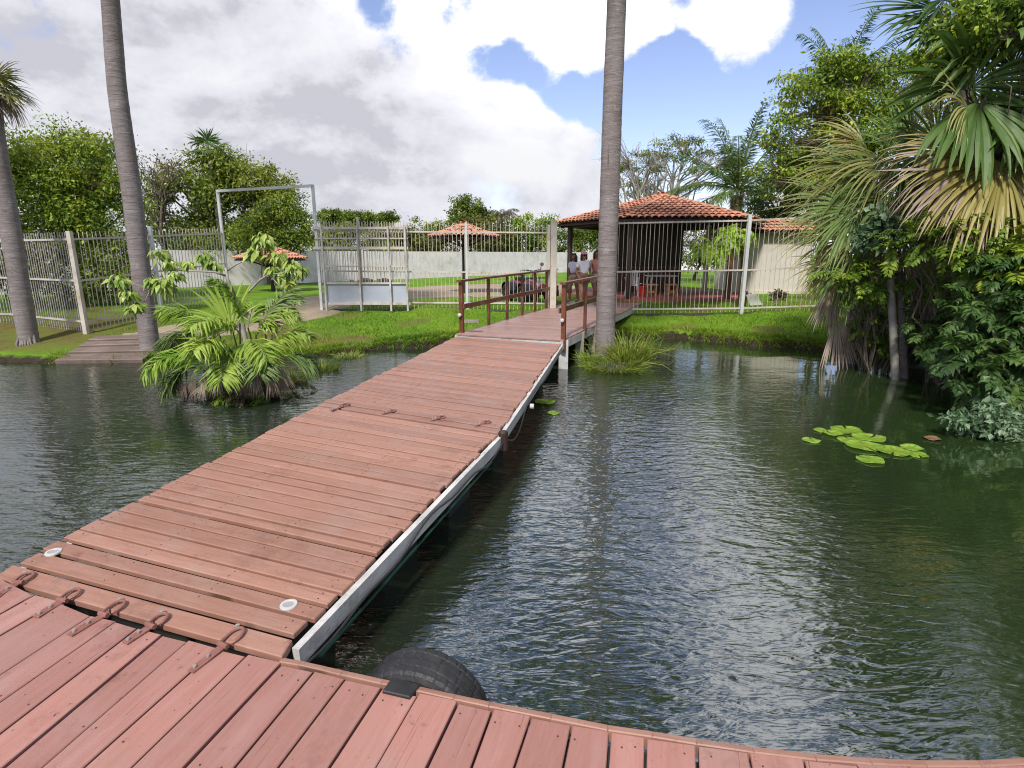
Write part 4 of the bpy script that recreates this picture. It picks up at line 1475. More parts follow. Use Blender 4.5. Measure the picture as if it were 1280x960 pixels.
for (wx, wy) in ((-0.46, 0.58), (0.46, 0.58), (-0.46, -0.58), (0.46, -0.58)):
    mb = MB()
    a = np.linspace(-0.2, PI + 0.2, 9)
    V = [Q(wx + s_, wy + 0.36 * math.cos(q), 0.29 + 0.36 * math.sin(q)) for q in a for s_ in (-0.16, 0.16)] + [Q(wx + s_, wy + 0.335 * math.cos(q), 0.29 + 0.335 * math.sin(q)) for q in a for s_ in (-0.16, 0.16)]
    F = []
    for k in range(8):
        F += [(2 * k, 2 * k + 1, 2 * k + 3, 2 * k + 2), (18 + 2 * k, 18 + 2 * k + 2, 18 + 2 * k + 3, 18 + 2 * k + 1), (2 * k, 2 * k + 2, 20 + 2 * k, 18 + 2 * k), (2 * k + 1, 19 + 2 * k, 21 + 2 * k, 2 * k + 3)]
    mb.add(V, F, 0.2)
    mb.build("mudguard", M["black"], quad)
mb = MB()
mb.slab(Q(-0.15, -0.75, 0.80), Q(-0.13, 0.15, 0.80), Q(0.13, 0.15, 0.80), Q(0.15, -0.75, 0.80), 0.14, 0.04, 0.3)
mb.build("seat", M["black"], quad)
mb = MB()
mb.tube([Q(0, 0.36, 0.70), Q(0, 0.30, 1.0)], 0.035, 8)
mb.tube([Q(-0.40, 0.16, 1.02), Q(-0.22, 0.26, 1.04), Q(0, 0.30, 1.0), Q(0.22, 0.26, 1.04), Q(0.40, 0.16, 1.02)], 0.022, 8)
mb.tube([Q(-0.30, 0.22, 1.02), Q(-0.34, 0.24, 1.2)], 0.012, 6)
mb.build("handlebar", M["black"], quad)
mb = MB()
mb.tube([Q(-0.36, 0.24, 1.22), Q(-0.34, 0.27, 1.22)], 0.06, 10)
mb.build("mirror", M["black"], quad)
mb = MB()
for y0, y1, z in ((0.40, 0.92, 0.80), (-0.95, -0.72, 0.84)):
    for k in range(5):
        x = -0.28 + 0.14 * k
        mb.tube([Q(x, y0, z), Q(x, y1, z)], 0.012, 6)
    for y in (y0, y1):
        mb.tube([Q(-0.30, y, z), Q(0.30, y, z)], 0.012, 6)
        for x in (-0.2, 0.2):
            mb.tube([Q(x, y, z), Q(x * 0.7, y, 0.55)], 0.012, 6)
mb.build("rack", M["black"], quad)
for sx_ in (-1, 1):
    mb = MB()
    mb.tube([Q(sx_ * 0.14, 0.90, 0.60), Q(sx_ * 0.14, 0.97, 0.60)], 0.06, 12)
    mb.build("headlight", M["lens"], quad)


# ------------------------------------------------------------------ people
def mat_skin(name, c):
    return mat_plain(name, c, 0.5, 0.08, 9, None, 0.02, Subsurface_Weight=0.0)


M["skin"] = mat_skin("tan_skin", (0.30, 0.155, 0.095))
M["skin_b"] = mat_skin("brown_skin", (0.22, 0.105, 0.062))
M["shirt_white"] = mat_plain("white_cotton", (0.78, 0.77, 0.80), 0.85, 0.06, 10)
M["shirt_lilac"] = mat_plain("pale_lilac_cotton", (0.62, 0.61, 0.74), 0.85, 0.06, 10)
M["top_coral"] = mat_plain("coral_cotton", (0.58, 0.24, 0.17), 0.85, 0.08, 10)
M["shorts_rust"] = mat_plain("rust_shorts", (0.26, 0.085, 0.05), 0.85, 0.12, 10)
M["shorts_beige"] = mat_plain("beige_shorts", (0.42, 0.31, 0.19), 0.85, 0.1, 10)
M["hair"] = mat_plain("dark_hair", (0.02, 0.012, 0.009), 0.45, 0.3, 30)
M["cap"] = mat_plain("pink_cap", (0.66, 0.30, 0.28), 0.8, 0.08, 10)
M["shade"] = mat_plain("sunglasses", (0.03, 0.008, 0.012), 0.15, 0.1, 10)
M["bag"] = mat_plain("grey_bag", (0.12, 0.15, 0.16), 0.7, 0.2, 10)


def skinned(joints, edges, root, subs, name, mat, parent, xf):
    keys = list(joints)
    me = bpy.data.meshes.new("tmp")
    o0 = WL[parent.name]
    me.from_pydata([tuple(xf(joints[k][0]) - o0) for k in keys], [(keys.index(a), keys.index(b)) for a, b in edges], [])
    ob = bpy.data.objects.new("tmp", me)
    COL.objects.link(ob)
    md = ob.modifiers.new("skin", "SKIN")
    md.use_smooth_shade = True
    for k, sv in zip(keys, me.skin_vertices[0].data):
        r = joints[k][1]
        sv.radius = (r, r) if np.isscalar(r) else r
        sv.use_root = (k == root)
    sb = ob.modifiers.new("sub", "SUBSURF")
    sb.levels = sb.render_levels = subs
    dg = bpy.context.evaluated_depsgraph_get()
    new = bpy.data.meshes.new_from_object(ob.evaluated_get(dg))
    new.name = name
    bpy.data.objects.remove(ob)
    bpy.data.meshes.remove(me)
    new.materials.clear()
    new.materials.append(mat)
    for p_ in new.polygons:
        p_.use_smooth = True
    o = bpy.data.objects.new(name, new)
    COL.objects.link(o)
    o.parent = parent
    WL[o.name] = o0
    return o


def person(label, x, y, z, heading, skin, shirt, shorts, h=1.6, arms=((0.23, 0.10), (0.20, 0.22)), cap=None, glasses=False, bag=False, hairlen=0.28, step=0.10):
    p = thing("person", label, "person", (x, y, z), "people walking out of the pavilion")
    s = h / 1.6
    ch, sh_ = math.cos(heading), math.sin(heading)

    def xf(v):
        return np.array([x + s * (v[0] * ch - v[1] * sh_), y + s * (v[0] * sh_ + v[1] * ch), z + s * v[2]])
    J = {"pelvis": ((0, 0, .88), .125), "waist": ((0, .005, 1.02), .105), "chest": ((0, .01, 1.19), .125), "neckb": ((0, 0, 1.325), .062), "neck": ((0, .005, 1.385), .047),
         "jaw": ((0, .02, 1.435), (.066, .07)), "face": ((0, .022, 1.495), (.078, .088)), "crown": ((0, .01, 1.565), .055), "nose": ((0, .115, 1.475), .013)}
    E = [("pelvis", "waist"), ("waist", "chest"), ("chest", "neckb"), ("neckb", "neck"), ("neck", "jaw"), ("jaw", "face"), ("face", "crown"), ("face", "nose")]
    for sd, nm in ((-1, "l"), (1, "r")):
        bend, fwd = arms[0 if sd < 0 else 1]
        J["sho" + nm] = ((sd * .155, 0, 1.285), .054)
        J["upa" + nm] = ((sd * .185, -.005, 1.16), .046)
        J["elb" + nm] = ((sd * bend, -.02, 1.035), .038)
        wr = np.array([sd * (bend - .02), fwd, 0.83 + fwd * 0.55])
        J["wri" + nm] = (tuple(wr), .025)
        dr = (wr - np.array(J["elb" + nm][0]))
        dr /= np.linalg.norm(dr)
        J["plm" + nm] = (tuple(wr + dr * .06), (.030, .022))
        E += [("chest", "sho" + nm), ("sho" + nm, "upa" + nm), ("upa" + nm, "elb" + nm), ("elb" + nm, "wri" + nm), ("wri" + nm, "plm" + nm)]
        for fk in range(4):
            b = wr + dr * .085 + np.array([0, (fk - 1.5) * .018, 0])
            L = (.055, .068, .064, .05)[fk]
            J["fa%d%s" % (fk, nm)] = (tuple(b + dr * L * .55), .0085)
            J["fb%d%s" % (fk, nm)] = (tuple(b + dr * L + np.array([-sd * .018, 0, 0])), .007)
            E += [("plm" + nm, "fa%d%s" % (fk, nm)), ("fa%d%s" % (fk, nm), "fb%d%s" % (fk, nm))]
        J["tha" + nm] = (tuple(wr + dr * .055 + np.array([-sd * .02, .038, 0])), .010)
        J["thb" + nm] = (tuple(wr + dr * .09 + np.array([-sd * .03, .05, 0])), .008)
        E += [("wri" + nm, "tha" + nm), ("tha" + nm, "thb" + nm)]
        st = sd * step
        J["hip" + nm] = ((sd * .088, 0, .80), .098)
        J["thi" + nm] = ((sd * .092, st * .4, .62), .080)
        J["kne" + nm] = ((sd * .090, st + .03, .455), .056)
        J["cal" + nm] = ((sd * .090, st - .01, .32), .055)
        J["ank" + nm] = ((sd * .090, st - .02, .085), .036)
        J["toe" + nm] = ((sd * .105, st + .13, .032), (.038, .026))
        E += [("pelvis", "hip" + nm), ("hip" + nm, "thi" + nm), ("thi" + nm, "kne" + nm), ("kne" + nm, "cal" + nm), ("cal" + nm, "ank" + nm), ("ank" + nm, "toe" + nm)]
    skinned(J, E, "pelvis", 2, "body", skin, p, xf)
    T = {"hem": ((0, .0, .955), .135), "waist": ((0, .005, 1.03), .125), "chest": ((0, .012, 1.19), .145), "neckb": ((0, 0, 1.315), .075)}
    ET = [("hem", "waist"), ("waist", "chest"), ("chest", "neckb")]
    for sd, nm in ((-1, "l"), (1, "r")):
        T["sho" + nm] = ((sd * .160, 0, 1.285), .068)
        T["slv" + nm] = ((sd * .195, -.006, 1.13), .064)
        ET += [("chest", "sho" + nm), ("sho" + nm, "slv" + nm)]
    skinned(T, ET, "chest", 2, "shirt", shirt, p, xf)
    S = {"top": ((0, 0, .96), .122), "pel": ((0, 0, .87), .142)}
    ES = [("top", "pel")]
    for sd, nm in ((-1, "l"), (1, "r")):
        S["h" + nm] = ((sd * .092, 0, .79), .112)
        S["t" + nm] = ((sd * .096, sd * step * .4, .60), .100)
        ES += [("pel", "h" + nm), ("h" + nm, "t" + nm)]
    skinned(S, ES, "pel", 2, "shorts", shorts, p, xf)
    Hh = {"a": ((0, -.005, 1.575), .055), "b": ((0, -.035, 1.545), (.092, .07)), "c": ((0, -.055, 1.47), (.09, .055)), "d": ((0, -.07, 1.40), (.085, .04)), "e": ((0, -.085, 1.40 - hairlen), (.06, .03)),
          "l": ((-.082, .0, 1.50), .032), "r": ((.082, .0, 1.50), .032), "l2": ((-.088, .0, 1.36), .028), "r2": ((.088, .0, 1.36), .028), "f": ((0, .055, 1.588), (.05, .03))}
    skinned(Hh, [("a", "b"), ("b", "c"), ("c", "d"), ("d", "e"), ("b", "l"), ("b", "r"), ("l", "l2"), ("r", "r2"), ("a", "f")], "b", 2, "hair", M["hair"], p, xf)
    mb = MB()
    for sd in (-1, 1):
        if not glasses:
            q = [xf((sd * .032 + .017 * math.cos(a), .101 - abs(math.cos(a)) * .003, 1.503 + .008 * math.sin(a))) for a in np.linspace(0, 2 * PI, 9)[:-1]]
            c_ = xf((sd * .032, .106, 1.503))
            mb.add(q + [c_], [(i, (i + 1) % 8, 8) for i in range(8)])
    q = [xf((.026 * math.cos(a), .099, 1.432 + .007 * math.sin(a))) for a in np.linspace(0, 2 * PI, 9)[:-1]]
    mb.add(q + [xf((0, .106, 1.432))], [(i, (i + 1) % 8, 8) for i in range(8)])
    mb.build("facial_features", M["hair"] if not glasses else M["cap"], p)
    if glasses:
        mb = MB()
        for sd in (-1, 1):
            q = [xf((sd * .036 + .033 * math.cos(a), .118 - .012 * abs(math.cos(a)), 1.503 + .025 * math.sin(a))) for a in np.linspace(0, 2 * PI, 13)[:-1]]
            r_ = [xf((sd * .036 + .033 * math.cos(a), .104, 1.503 + .025 * math.sin(a))) for a in np.linspace(0, 2 * PI, 13)[:-1]]
            mb.add(q + r_, [tuple(range(12))] + [(i, (i + 1) % 12, 12 + (i + 1) % 12, 12 + i) for i in range(12)])
            mb.tube([xf((sd * .07, .10, 1.508)), xf((sd * .088, .0, 1.51))], .005, 6)
        mb.build("sunglasses", M["shade"], p)
    if cap:
        mb = MB()
        V, F = [], []
        for i_, lat in enumerate((0.0, 0.5, 0.95, 1.3, 1.55)):
            for k in range(16):
                a = 2 * PI * k / 16
                V.append(xf((.101 * math.cos(lat) * math.cos(a), .008 + .112 * math.cos(lat) * math.sin(a), 1.545 + .085 * math.sin(lat))))
        for i_ in range(4):
            for k in range(16):
                F.append((i_ * 16 + k, i_ * 16 + (k + 1) % 16, (i_ + 1) * 16 + (k + 1) % 16, (i_ + 1) * 16 + k))
        mb.add(V, F)
        V = [xf((.085 * math.cos(a), .07 + r_ * math.sin(a), zz)) for (r_, zz) in ((.045, 1.552), (.115, 1.535), (.115, 1.528), (.045, 1.545)) for a in np.linspace(0.1, PI - 0.1, 9)]
        F = [(i_ * 9 + k, i_ * 9 + k + 1, ((i_ + 1) % 4) * 9 + k + 1, ((i_ + 1) % 4) * 9 + k) for i_ in range(4) for k in range(8)]
        mb.add(V, F)
        mb.build("cap", cap, p, smooth=True)
    if bag:
        b = thing("shoulder_bag", "grey bag hanging from the shoulder of the woman in white", "bag", xf((-.24, .02, .80)))
        mb = MB()
        V = [xf((-.24 + dx * .05, dy * .12, 0.82 + dz_ * .12)) for dz_ in (-1, 1) for dx, dy in ((-1, -1), (1, -1), (1, 1), (-1, 1))]
        mb.add(V, BOXF)
        mb.build("pouch", M["bag"], b)
        mb = MB()
        mb.tube([xf((-.24, .0, .94)), xf((-.215, .08, 1.1)), xf((-.17, .09, 1.26)), xf((-.15, 0, 1.358)), xf((-.2, -.09, 1.2)), xf((-.24, -.04, .94))], .011, 6)
        mb.build("strap", M["bag"], b)
    return p


zp = 0.714
wq = A(728, 382, 17.3)
person("person in white crop top, pink cap and dark sunglasses leading the group on the pier", wq[0], 17.25, zp, PI + 0.25, M["skin"], M["shirt_white"], M["shorts_rust"], 1.62, ((0.22, 0.05), (0.24, 0.14)), M["cap"], True, True, 0.22)
wq = A(716.5, 380, 18.5)
person("person in pale lilac shirt with long dark hair, half hidden by the leader", wq[0], 18.5, zp + 0.006, PI - 0.7, M["skin_b"], M["shirt_lilac"], M["shorts_beige"], 1.56, ((0.21, 0.10), (0.21, 0.02)), None, False, False, 0.42)
wq = A(744, 380, 17.7)
person("person in coral top partly hidden behind the palm trunk", wq[0], 17.75, zp + 0.006, PI + 0.35, M["skin_b"], M["top_coral"], M["shorts_beige"], 1.66, ((0.21, 0.06), (0.22, 0.05)), None, False, False, 0.30)
# ------------------------------------------------------------------ vegetation
def unit(v):
    return v / (np.linalg.norm(v, axis=-1, keepdims=True) + 1e-12)


def leaves(mb, pos, d, nrm, ln, wd, tint, bend=0.15):
    d = unit(d)
    s_ = unit(np.cross(d, nrm))
    n_ = np.cross(s_, d)
    ln = np.asarray(ln)[:, None] if not np.isscalar(ln) else ln
    wd = np.asarray(wd)[:, None] if not np.isscalar(wd) else wd
    V = np.stack([pos, pos + d * ln * 0.42 + s_ * wd * 0.5 + n_ * wd * 0.06, pos + d * ln - n_ * bend * ln,
                  pos + d * ln * 0.42 - s_ * wd * 0.5 + n_ * wd * 0.06, pos + d * ln * 0.5 - n_ * wd * 0.12], 1).reshape(-1, 3)
    N = len(pos)
    o = np.arange(N)[:, None] * 5
    F = np.concatenate([o + np.array([[0, 4, 2, 1]]), o + np.array([[0, 3, 2, 4]])])
    uv = np.tile(np.array([[0, .5], [.4, 1], [1, .5], [.4, 0], [.5, .5]]), (N, 1))
    mb.add(V, F, np.repeat(np.clip(tint, 0, 1), 5), uv)


def clump(mb, c, r, n, ln, rng, tint=0.5, flat=0.7, asp=0.5, droop=0.25, tv=0.27):
    v = unit(rng.normal(size=(n, 3)))
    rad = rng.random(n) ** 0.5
    off = v * rad[:, None] * np.array([r, r, r * flat]) * (1 + 0.25 * rng.normal(size=(n, 1)))
    d = unit(v * 0.8 + rng.normal(size=(n, 3)) * 0.7 - np.array([0, 0, droop]))
    nrm = unit(np.array([0, 0, 0.75]) + v * 0.95 + rng.normal(size=(n, 3)) * 0.45)
    L = ln * rng.uniform(0.65, 1.3, n)
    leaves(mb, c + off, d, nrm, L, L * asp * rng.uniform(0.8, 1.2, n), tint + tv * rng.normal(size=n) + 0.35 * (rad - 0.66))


def limb(mb, a, b, r0, r1, rng, sag=0.0, n=6, wob=0.06, seg=6):
    L = np.linalg.norm(b - a)
    k = np.linspace(0, 1, n)[:, None]
    P = a + (b - a) * k
    P = P + rng.normal(size=P.shape) * wob * L * (np.sin(PI * k)) * 0.6
    P[:, 2] += np.sin(PI * k[:, 0]) * sag * L
    mb.tube(P, np.linspace(r0, r1, n), seg, rng.random(), caps=False)
    return P


def ell(px, py, Y, rx, ry, depth=None):
    c = A(px, py, Y)
    m_ = mpp(py, Y)
    return (c, np.array([rx * m_, (depth if depth else min(rx, ry) * m_), ry * m_]))


def tree(name, label, base, ells, leaf, lmat, n_clump, n_leaf, seed, trunk_r=0.14, bark="bark", crad=None, flat=0.7, asp=0.5, group="trees around the yard", fork=0.35, cat="tree", gaps=0.25, droop=0.25, twigs=2, holes=0.0, tint0=0.5):
    """a tapered trunk, limbs into each leaf clump, crown of separate leaves; ells = ellipsoids the clumps fill"""
    rng = np.random.default_rng(seed)
    base = np.array(base, float)
    base[2] = gh(base[0], base[1]) - 0.1
    tr = thing(name, label, cat, base + np.array([0, 0, 0.1]), group)
    vol = np.array([e[1].prod() ** (2 / 3) for e in ells])
    cnt = np.maximum(2, np.round(vol / vol.sum() * n_clump)).astype(int)
    cs, rs_ = [], []
    for (c, r), k in zip(ells, cnt):
        v = unit(rng.normal(size=(k, 3)))
        rad = rng.uniform(0.3, 1.05, (k, 1)) ** 0.6 * np.where(rng.random((k, 1)) < 0.16, rng.uniform(1.1, 1.35, (k, 1)), 1.0)
        cs.append(c + v * rad * r * 0.86)
        base_r = crad if crad else 0.40 * r.prod() ** (1 / 3)
        rs_.append(base_r * rng.uniform(0.42, 1.2, k))
    cs, rs_ = np.concatenate(cs), np.concatenate(rs_)
    keep = rng.random(len(cs)) > holes
    cs, rs_ = cs[keep], rs_[keep]
    mb = MB()
    ctr = np.average([e[0] for e in ells], axis=0, weights=vol)
    lowest = min(e[0][2] - e[1][2] for e in ells)
    topz = ctr[2]
    fz_ = base[2] + max(0.5, (topz - base[2]) * fork)
    f_pt = np.array([base[0] + (ctr[0] - base[0]) * 0.3, base[1] + (ctr[1] - base[1]) * 0.3, fz_])
    P = limb(mb, base, f_pt, trunk_r * 1.25, trunk_r * 0.85, rng, 0, 7, 0.03, 9)
    P2 = limb(mb, f_pt, np.array([ctr[0], ctr[1], topz + 0.2]), trunk_r * 0.85, trunk_r * 0.3, rng, 0, 6, 0.08, 8)
    nl = min(len(cs), 26)
    ends = []
    for i in rng.permutation(len(cs))[:nl]:
        st = P2[rng.integers(0, 4)] if cs[i][2] > fz_ else P[-2]
        Q_ = limb(mb, st, cs[i], trunk_r * 0.42, trunk_r * 0.10, rng, 0.10, 6, 0.09, 6)
        ends.append(Q_[3])
    for i in range(len(cs)):
        for _ in range(twigs):
            e = ends[int(np.argmin([np.linalg.norm(q - cs[i]) for q in ends]))]
            limb(mb, e, cs[i] + rng.normal(size=3) * rs_[i] * 0.5, trunk_r * 0.10, trunk_r * 0.03, rng, 0.05, 4, 0.08, 4)
    mb.build("trunk", M[bark], tr, smooth=True)
    mb = MB()
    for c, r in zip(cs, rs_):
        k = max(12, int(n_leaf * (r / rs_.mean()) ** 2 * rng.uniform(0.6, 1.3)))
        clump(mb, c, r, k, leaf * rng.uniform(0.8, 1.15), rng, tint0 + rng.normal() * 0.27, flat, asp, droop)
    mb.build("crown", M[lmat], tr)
    return tr


def bush(name, label, base, ells, leaf, lmat, n_clump, n_leaf, seed, group=None, cat="shrub", **kw):
    return tree(name, label, base, ells, leaf, lmat, n_clump, n_leaf, seed, trunk_r=kw.pop("trunk_r", 0.05), group=group, cat=cat, fork=0.25, **kw)


def sprays(mf, stem, ells, n, L, leaflet, w, rng, tint=0.5, face=(-0.4, -0.8, 0.0), hang=0.35, nl=9):
    """hanging compound-leaf sprays through the given ellipsoids"""
    vol = np.array([e[1].prod() ** (2 / 3) for e in ells])
    for _ in range(n):
        c, r = ells[rng.choice(len(ells), p=vol / vol.sum())]
        v = unit(rng.normal(size=3))
        p = c + v * r * rng.uniform(0.4, 1.05)
        d = unit(v * 0.8 + np.array(face) * 0.7 + rng.normal(size=3) * 0.45 + np.array([0, 0, 0.1]))
        pinnate(mf, stem, p, d, L * rng.uniform(0.6, 1.25), rng.uniform(0.5, 1.6), leaflet * rng.uniform(0.8, 1.2), nl, tint + 0.18 * rng.normal(), rng, hang, w * rng.uniform(0.8, 1.2), 0.004, 0.5)


def spray_shrub(label, base, ells, mat, n, L, leaflet, w, seed, tint, group, **kw):
    rng = np.random.default_rng(seed)
    base = np.array(base, float)
    base[2] = gh(base[0], base[1]) - 0.1
    b = thing("broadleaf_shrub", label, "shrub", base + np.array([0, 0, 0.1]), group)
    mf, st = MB(), MB()
    sprays(mf, st, ells, n, L, leaflet, w, rng, tint, **kw)
    for c, r in ells:
        for _ in range(5):
            q = c + unit(rng.normal(size=3)) * r * 0.7
            limb(st, base + rng.normal(size=3) * np.array([0.1, 0.1, 0]), q, 0.022, 0.006, rng, 0.12, 7, 0.06, 5)
    mf.build("foliage", M[mat], b)
    st.build("stems", M["bark"], b)
    return b


def fan(mb, hub, axis, up, R, nseg=40, spread=1.9, droop=0.5, tint=0.5, rng=RNG, split=0.5, cup=0.15, steps=7, tipdroop=1.0, rag=0.08, tipdead=0.0):
    """one fan-palm blade: pleated segments joined near the hub, free and hanging beyond"""
    axis = unit(np.array(axis, float))
    up = np.array(up, float)
    up = unit(up - axis * np.dot(up, axis))
    sd = np.cross(axis, up)
    angs = np.linspace(-spread, spread, nseg) + rng.normal(size=nseg) * 0.012
    da = 2 * spread / (nseg - 1)
    ts = np.linspace(0.03, 1, steps)
    dn = np.array([0, 0, -1.0])
    for k, a in enumerate(angs):
        d = axis * math.cos(a) + sd * math.sin(a) + up * cup * (1 - 0.4 * abs(a) / spread)
        d /= np.linalg.norm(d)
        Rk = R * (0.74 + 0.26 * math.cos(a * 0.62)) * (1 + rag * rng.normal())
        lat = np.cross(up, d)
        lat /= np.linalg.norm(lat) + 1e-9
        p = np.array(hub, float)
        dk = d.copy()
        drk = droop * (1 + 0.35 * rng.normal())
        rows = []
        for i, tt in enumerate(ts):
            stp = (tt - (ts[i - 1] if i else 0)) * Rk
            if i:
                over = max(0, tt - split * 0.8)
                dk = dk + dn * (drk * stp / R * 1.1 + drk * tipdroop * over * stp / R * 3.2)
                dk /= np.linalg.norm(dk)
            p = p + dk * stp
            if tt <= split:
                w = Rk * tt * math.tan(da / 2) * 1.04
            else:
                w = Rk * split * math.tan(da / 2) * 1.04 * max(0.06, (1 - ((tt - split) / (1 - split)) ** 1.6))
            nrm = np.cross(dk, lat)
            rows.append((p - lat * w, p + nrm * w * (0.55 if k % 2 else -0.55) * 0.8, p + lat * w))
        V = np.array(rows).reshape(-1, 3)
        i = np.arange(steps - 1)[:, None] * 3
        F = np.concatenate([i + np.array([[0, 1, 4, 3]]), i + np.array([[1, 2, 5, 4]])])
        tk = tint + 0.10 * rng.normal()
        uv = np.stack([np.repeat(ts, 3) * 0.15 + k * 0.37, np.tile([0, .5, 1], steps) * 0.08 + k * 0.61], -1)
        tt_ = np.repeat(np.clip(tk + tipdead * np.clip(ts - 0.6, 0, 1) * 1.5, 0, 1), 3)
        mb.add(V, F, tt_, uv)


def petiole(mb, a, b, r0=0.022, r1=0.012, sag=0.08, t=0.5):
    a, b = np.array(a, float), np.array(b, float)
    k = np.linspace(0, 1, 7)
    P = a + (b - a) * k[:, None]
    P[:, 2] += np.sin(PI * k) * sag * np.linalg.norm(b - a)
    mb.tube(P, np.linspace(r0, r1, 7), 6, t, caps=False)


def pinnate(mb, stem, base, d, L, droop, leaflet, n=34, tint=0.5, rng=RNG, hang=0.4, w=0.035, stem_r=0.02, lift=0.55):
    """feather-shaped palm frond along a curved midrib"""
    d = unit(np.array(d, float))
    P = [np.array(base, float)]
    dk = d.copy()
    for i in range(n):
        dk = unit(dk + np.array([0, 0, -droop / n * (0.3 + 1.4 * i / n)]))
        P.append(P[-1] + dk * L / n)
    P = np.array(P)
    stem.tube(P[::2], np.linspace(stem_r, stem_r * 0.2, len(P[::2])), 5, 0.5, caps=False)
    pos, dd, nn, ll = [], [], [], []
    for i in range(int(n * 0.12), n + 1):
        T_ = unit(P[min(i + 1, n)] - P[max(i - 1, 0)])
        sd = unit(np.cross(T_, [0, 0, 1.0]))
        f_ = i / n
        l_ = leaflet * (0.55 + 0.9 * math.sin(PI * min(1, f_ * 0.85 + 0.1))) * 0.8
        for s_ in (-1, 1):
            for _ in range(2):
                v = T_ * lift + sd * s_ * 0.8 + np.array([0, 0, -hang + 0.25 * rng.normal()]) + rng.normal(size=3) * 0.08
                pos.append(P[i] + T_ * rng.normal() * 0.02)
                dd.append(v)
                nn.append(np.cross(v, T_) * s_ + np.array([0, 0, 0.3]))
                ll.append(l_ * rng.uniform(0.8, 1.15))
    leaves(mb, np.array(pos), np.array(dd), np.array(nn), np.array(ll), w, tint + 0.12 * rng.normal(size=len(pos)), bend=0.3)


# ---- palm trunks
m, t, out = newmat("palm_trunk")
p = geopos(t, (1, 1, 1))
ring = noise(t, geopos(t, (2.2, 2.2, 15)), 1.0, 5, 0.7, 0.8)
fine = noise(t, geopos(t, (9, 9, 40)), 1.0, 4, 0.7)
blot = noise(t, geopos(t, (1, 1, 0.5)), 2.4, 5, 0.65)
crack = noise(t, geopos(t, (14, 14, 0.9)), 1.0, 3, 0.5)
c = t.ramp(ring, [(0.25, (0.125, 0.105, 0.098)), (0.45, (0.205, 0.178, 0.172)), (0.72, (0.29, 0.255, 0.25))])
c = t.mixc(t.rng(blot, 0.46, 0.66, 0, 0.6), c, (0.155, 0.118, 0.10))
c = t.mixc(t.rng(noise(t, geopos(t), 5.5, 6, 0.75), 0.58, 0.68, 0, 0.6), c, (0.36, 0.35, 0.33))
c = t.mixc(t.rng(crack, 0.66, 0.74, 0, 0.75), c, (0.05, 0.04, 0.035))
c = t.mixc(t.rng(fine, 0.55, 0.8, 0, 0.4), c, (0.33, 0.30, 0.275))
hh = t.math("ADD", ring, t.math("MULTIPLY", fine, 0.5))
principled(t, out, c, 0.9, bump(t, hh, 0.7, 0.03), Specular_IOR_Level=0.2)
M["palm_trunk"] = m


def palm_trunk(mb, pts, radii, seed, seg=20, step=0.09):
    rng = np.random.default_rng(seed)
    P = np.array(pts, float)
    ln = np.concatenate([[0], np.cumsum(np.linalg.norm(np.diff(P, axis=0), axis=1))])
    s_ = np.arange(0, ln[-1], step)
    # smooth curve through the points
    Q_ = np.stack([np.interp(s_, ln, P[:, k]) for k in range(3)], -1)
    for _ in range(12):
        Q_[1:-1] = (Q_[:-2] + Q_[1:-1] * 2 + Q_[2:]) / 4
    R_ = np.interp(s_, ln, radii) * (1 + 0.010 * rng.normal(size=len(s_)))
    mb.tube(Q_, R_, seg, 0.5)


def crown_fan(root, top, n, R, pet, mat, seed, elev=(-0.3, 1.2), nseg=30, droop=0.6, dead=0):
    rng = np.random.default_rng(seed)
    for i in range(n):
        a = 2 * PI * (i * 0.382) + rng.normal() * 0.2
        e = elev[0] + (elev[1] - elev[0]) * ((i + 0.5) / n) + rng.normal() * 0.08
        d = np.array([math.cos(a) * math.cos(e), math.sin(a) * math.cos(e), math.sin(e)])
        hub = top + d * pet * rng.uniform(0.8, 1.15) + np.array([0, 0, -0.1 * pet * math.cos(e)])
        is_dead = i < dead
        mb = MB()
        fan(mb, hub, d + np.array([0, 0, -0.35 - (0.9 if is_dead else 0)]), np.array([0, 0, 1.0]) + d * 0.25, R * rng.uniform(0.85, 1.1), nseg, 1.75 if not is_dead else 1.0, droop + (0.6 if is_dead else 0), 0.45 + 0.12 * rng.normal(), rng, 0.45, 0.1, 6)
        f = mb.build("fan_leaf", M["fan_dead"] if is_dead else M[mat], root)
        mb = MB()
        petiole(mb, top - np.array([0, 0, 0.1]), hub, 0.020, 0.012, 0.06)
        mb.build("petiole", M["petiole"] if not is_dead else M["deadstalk"], f)


def tall_palm(label, base, pts, radii, crown_top, seed, nfan=16, R=1.5, pet=1.4, dead=3, mat="fan_green", group="tall grey palm trunks on the shore"):
    r = thing("tall_palm", label, "palm tree", base, group)
    mb = MB()
    palm_trunk(mb, pts, radii, seed)
    # root flare of short aerial roots
    rng = np.random.default_rng(seed)
    for k in range(26):
        a = 2 * PI * k / 26 + rng.normal() * 0.1
        z = pts[0][2] + rng.uniform(0.05, 0.35)
        rr = radii[0]
        p0 = np.array(pts[0]) + np.array([math.cos(a) * rr * 0.9, math.sin(a) * rr * 0.9, z - pts[0][2]])
        p1 = np.array(pts[0]) + np.array([math.cos(a) * rr * 1.35, math.sin(a) * rr * 1.35, -0.15])
        limb(mb, p0, p1, 0.03, 0.02, rng, 0.1, 4, 0.05, 5)
    mb.build("trunk", M["palm_trunk"], r, smooth=True)
    crown_fan(r, np.array(crown_top, float), nfan, R, pet, mat, seed, (-0.7, 1.25), 22, 0.5, dead)
    return r


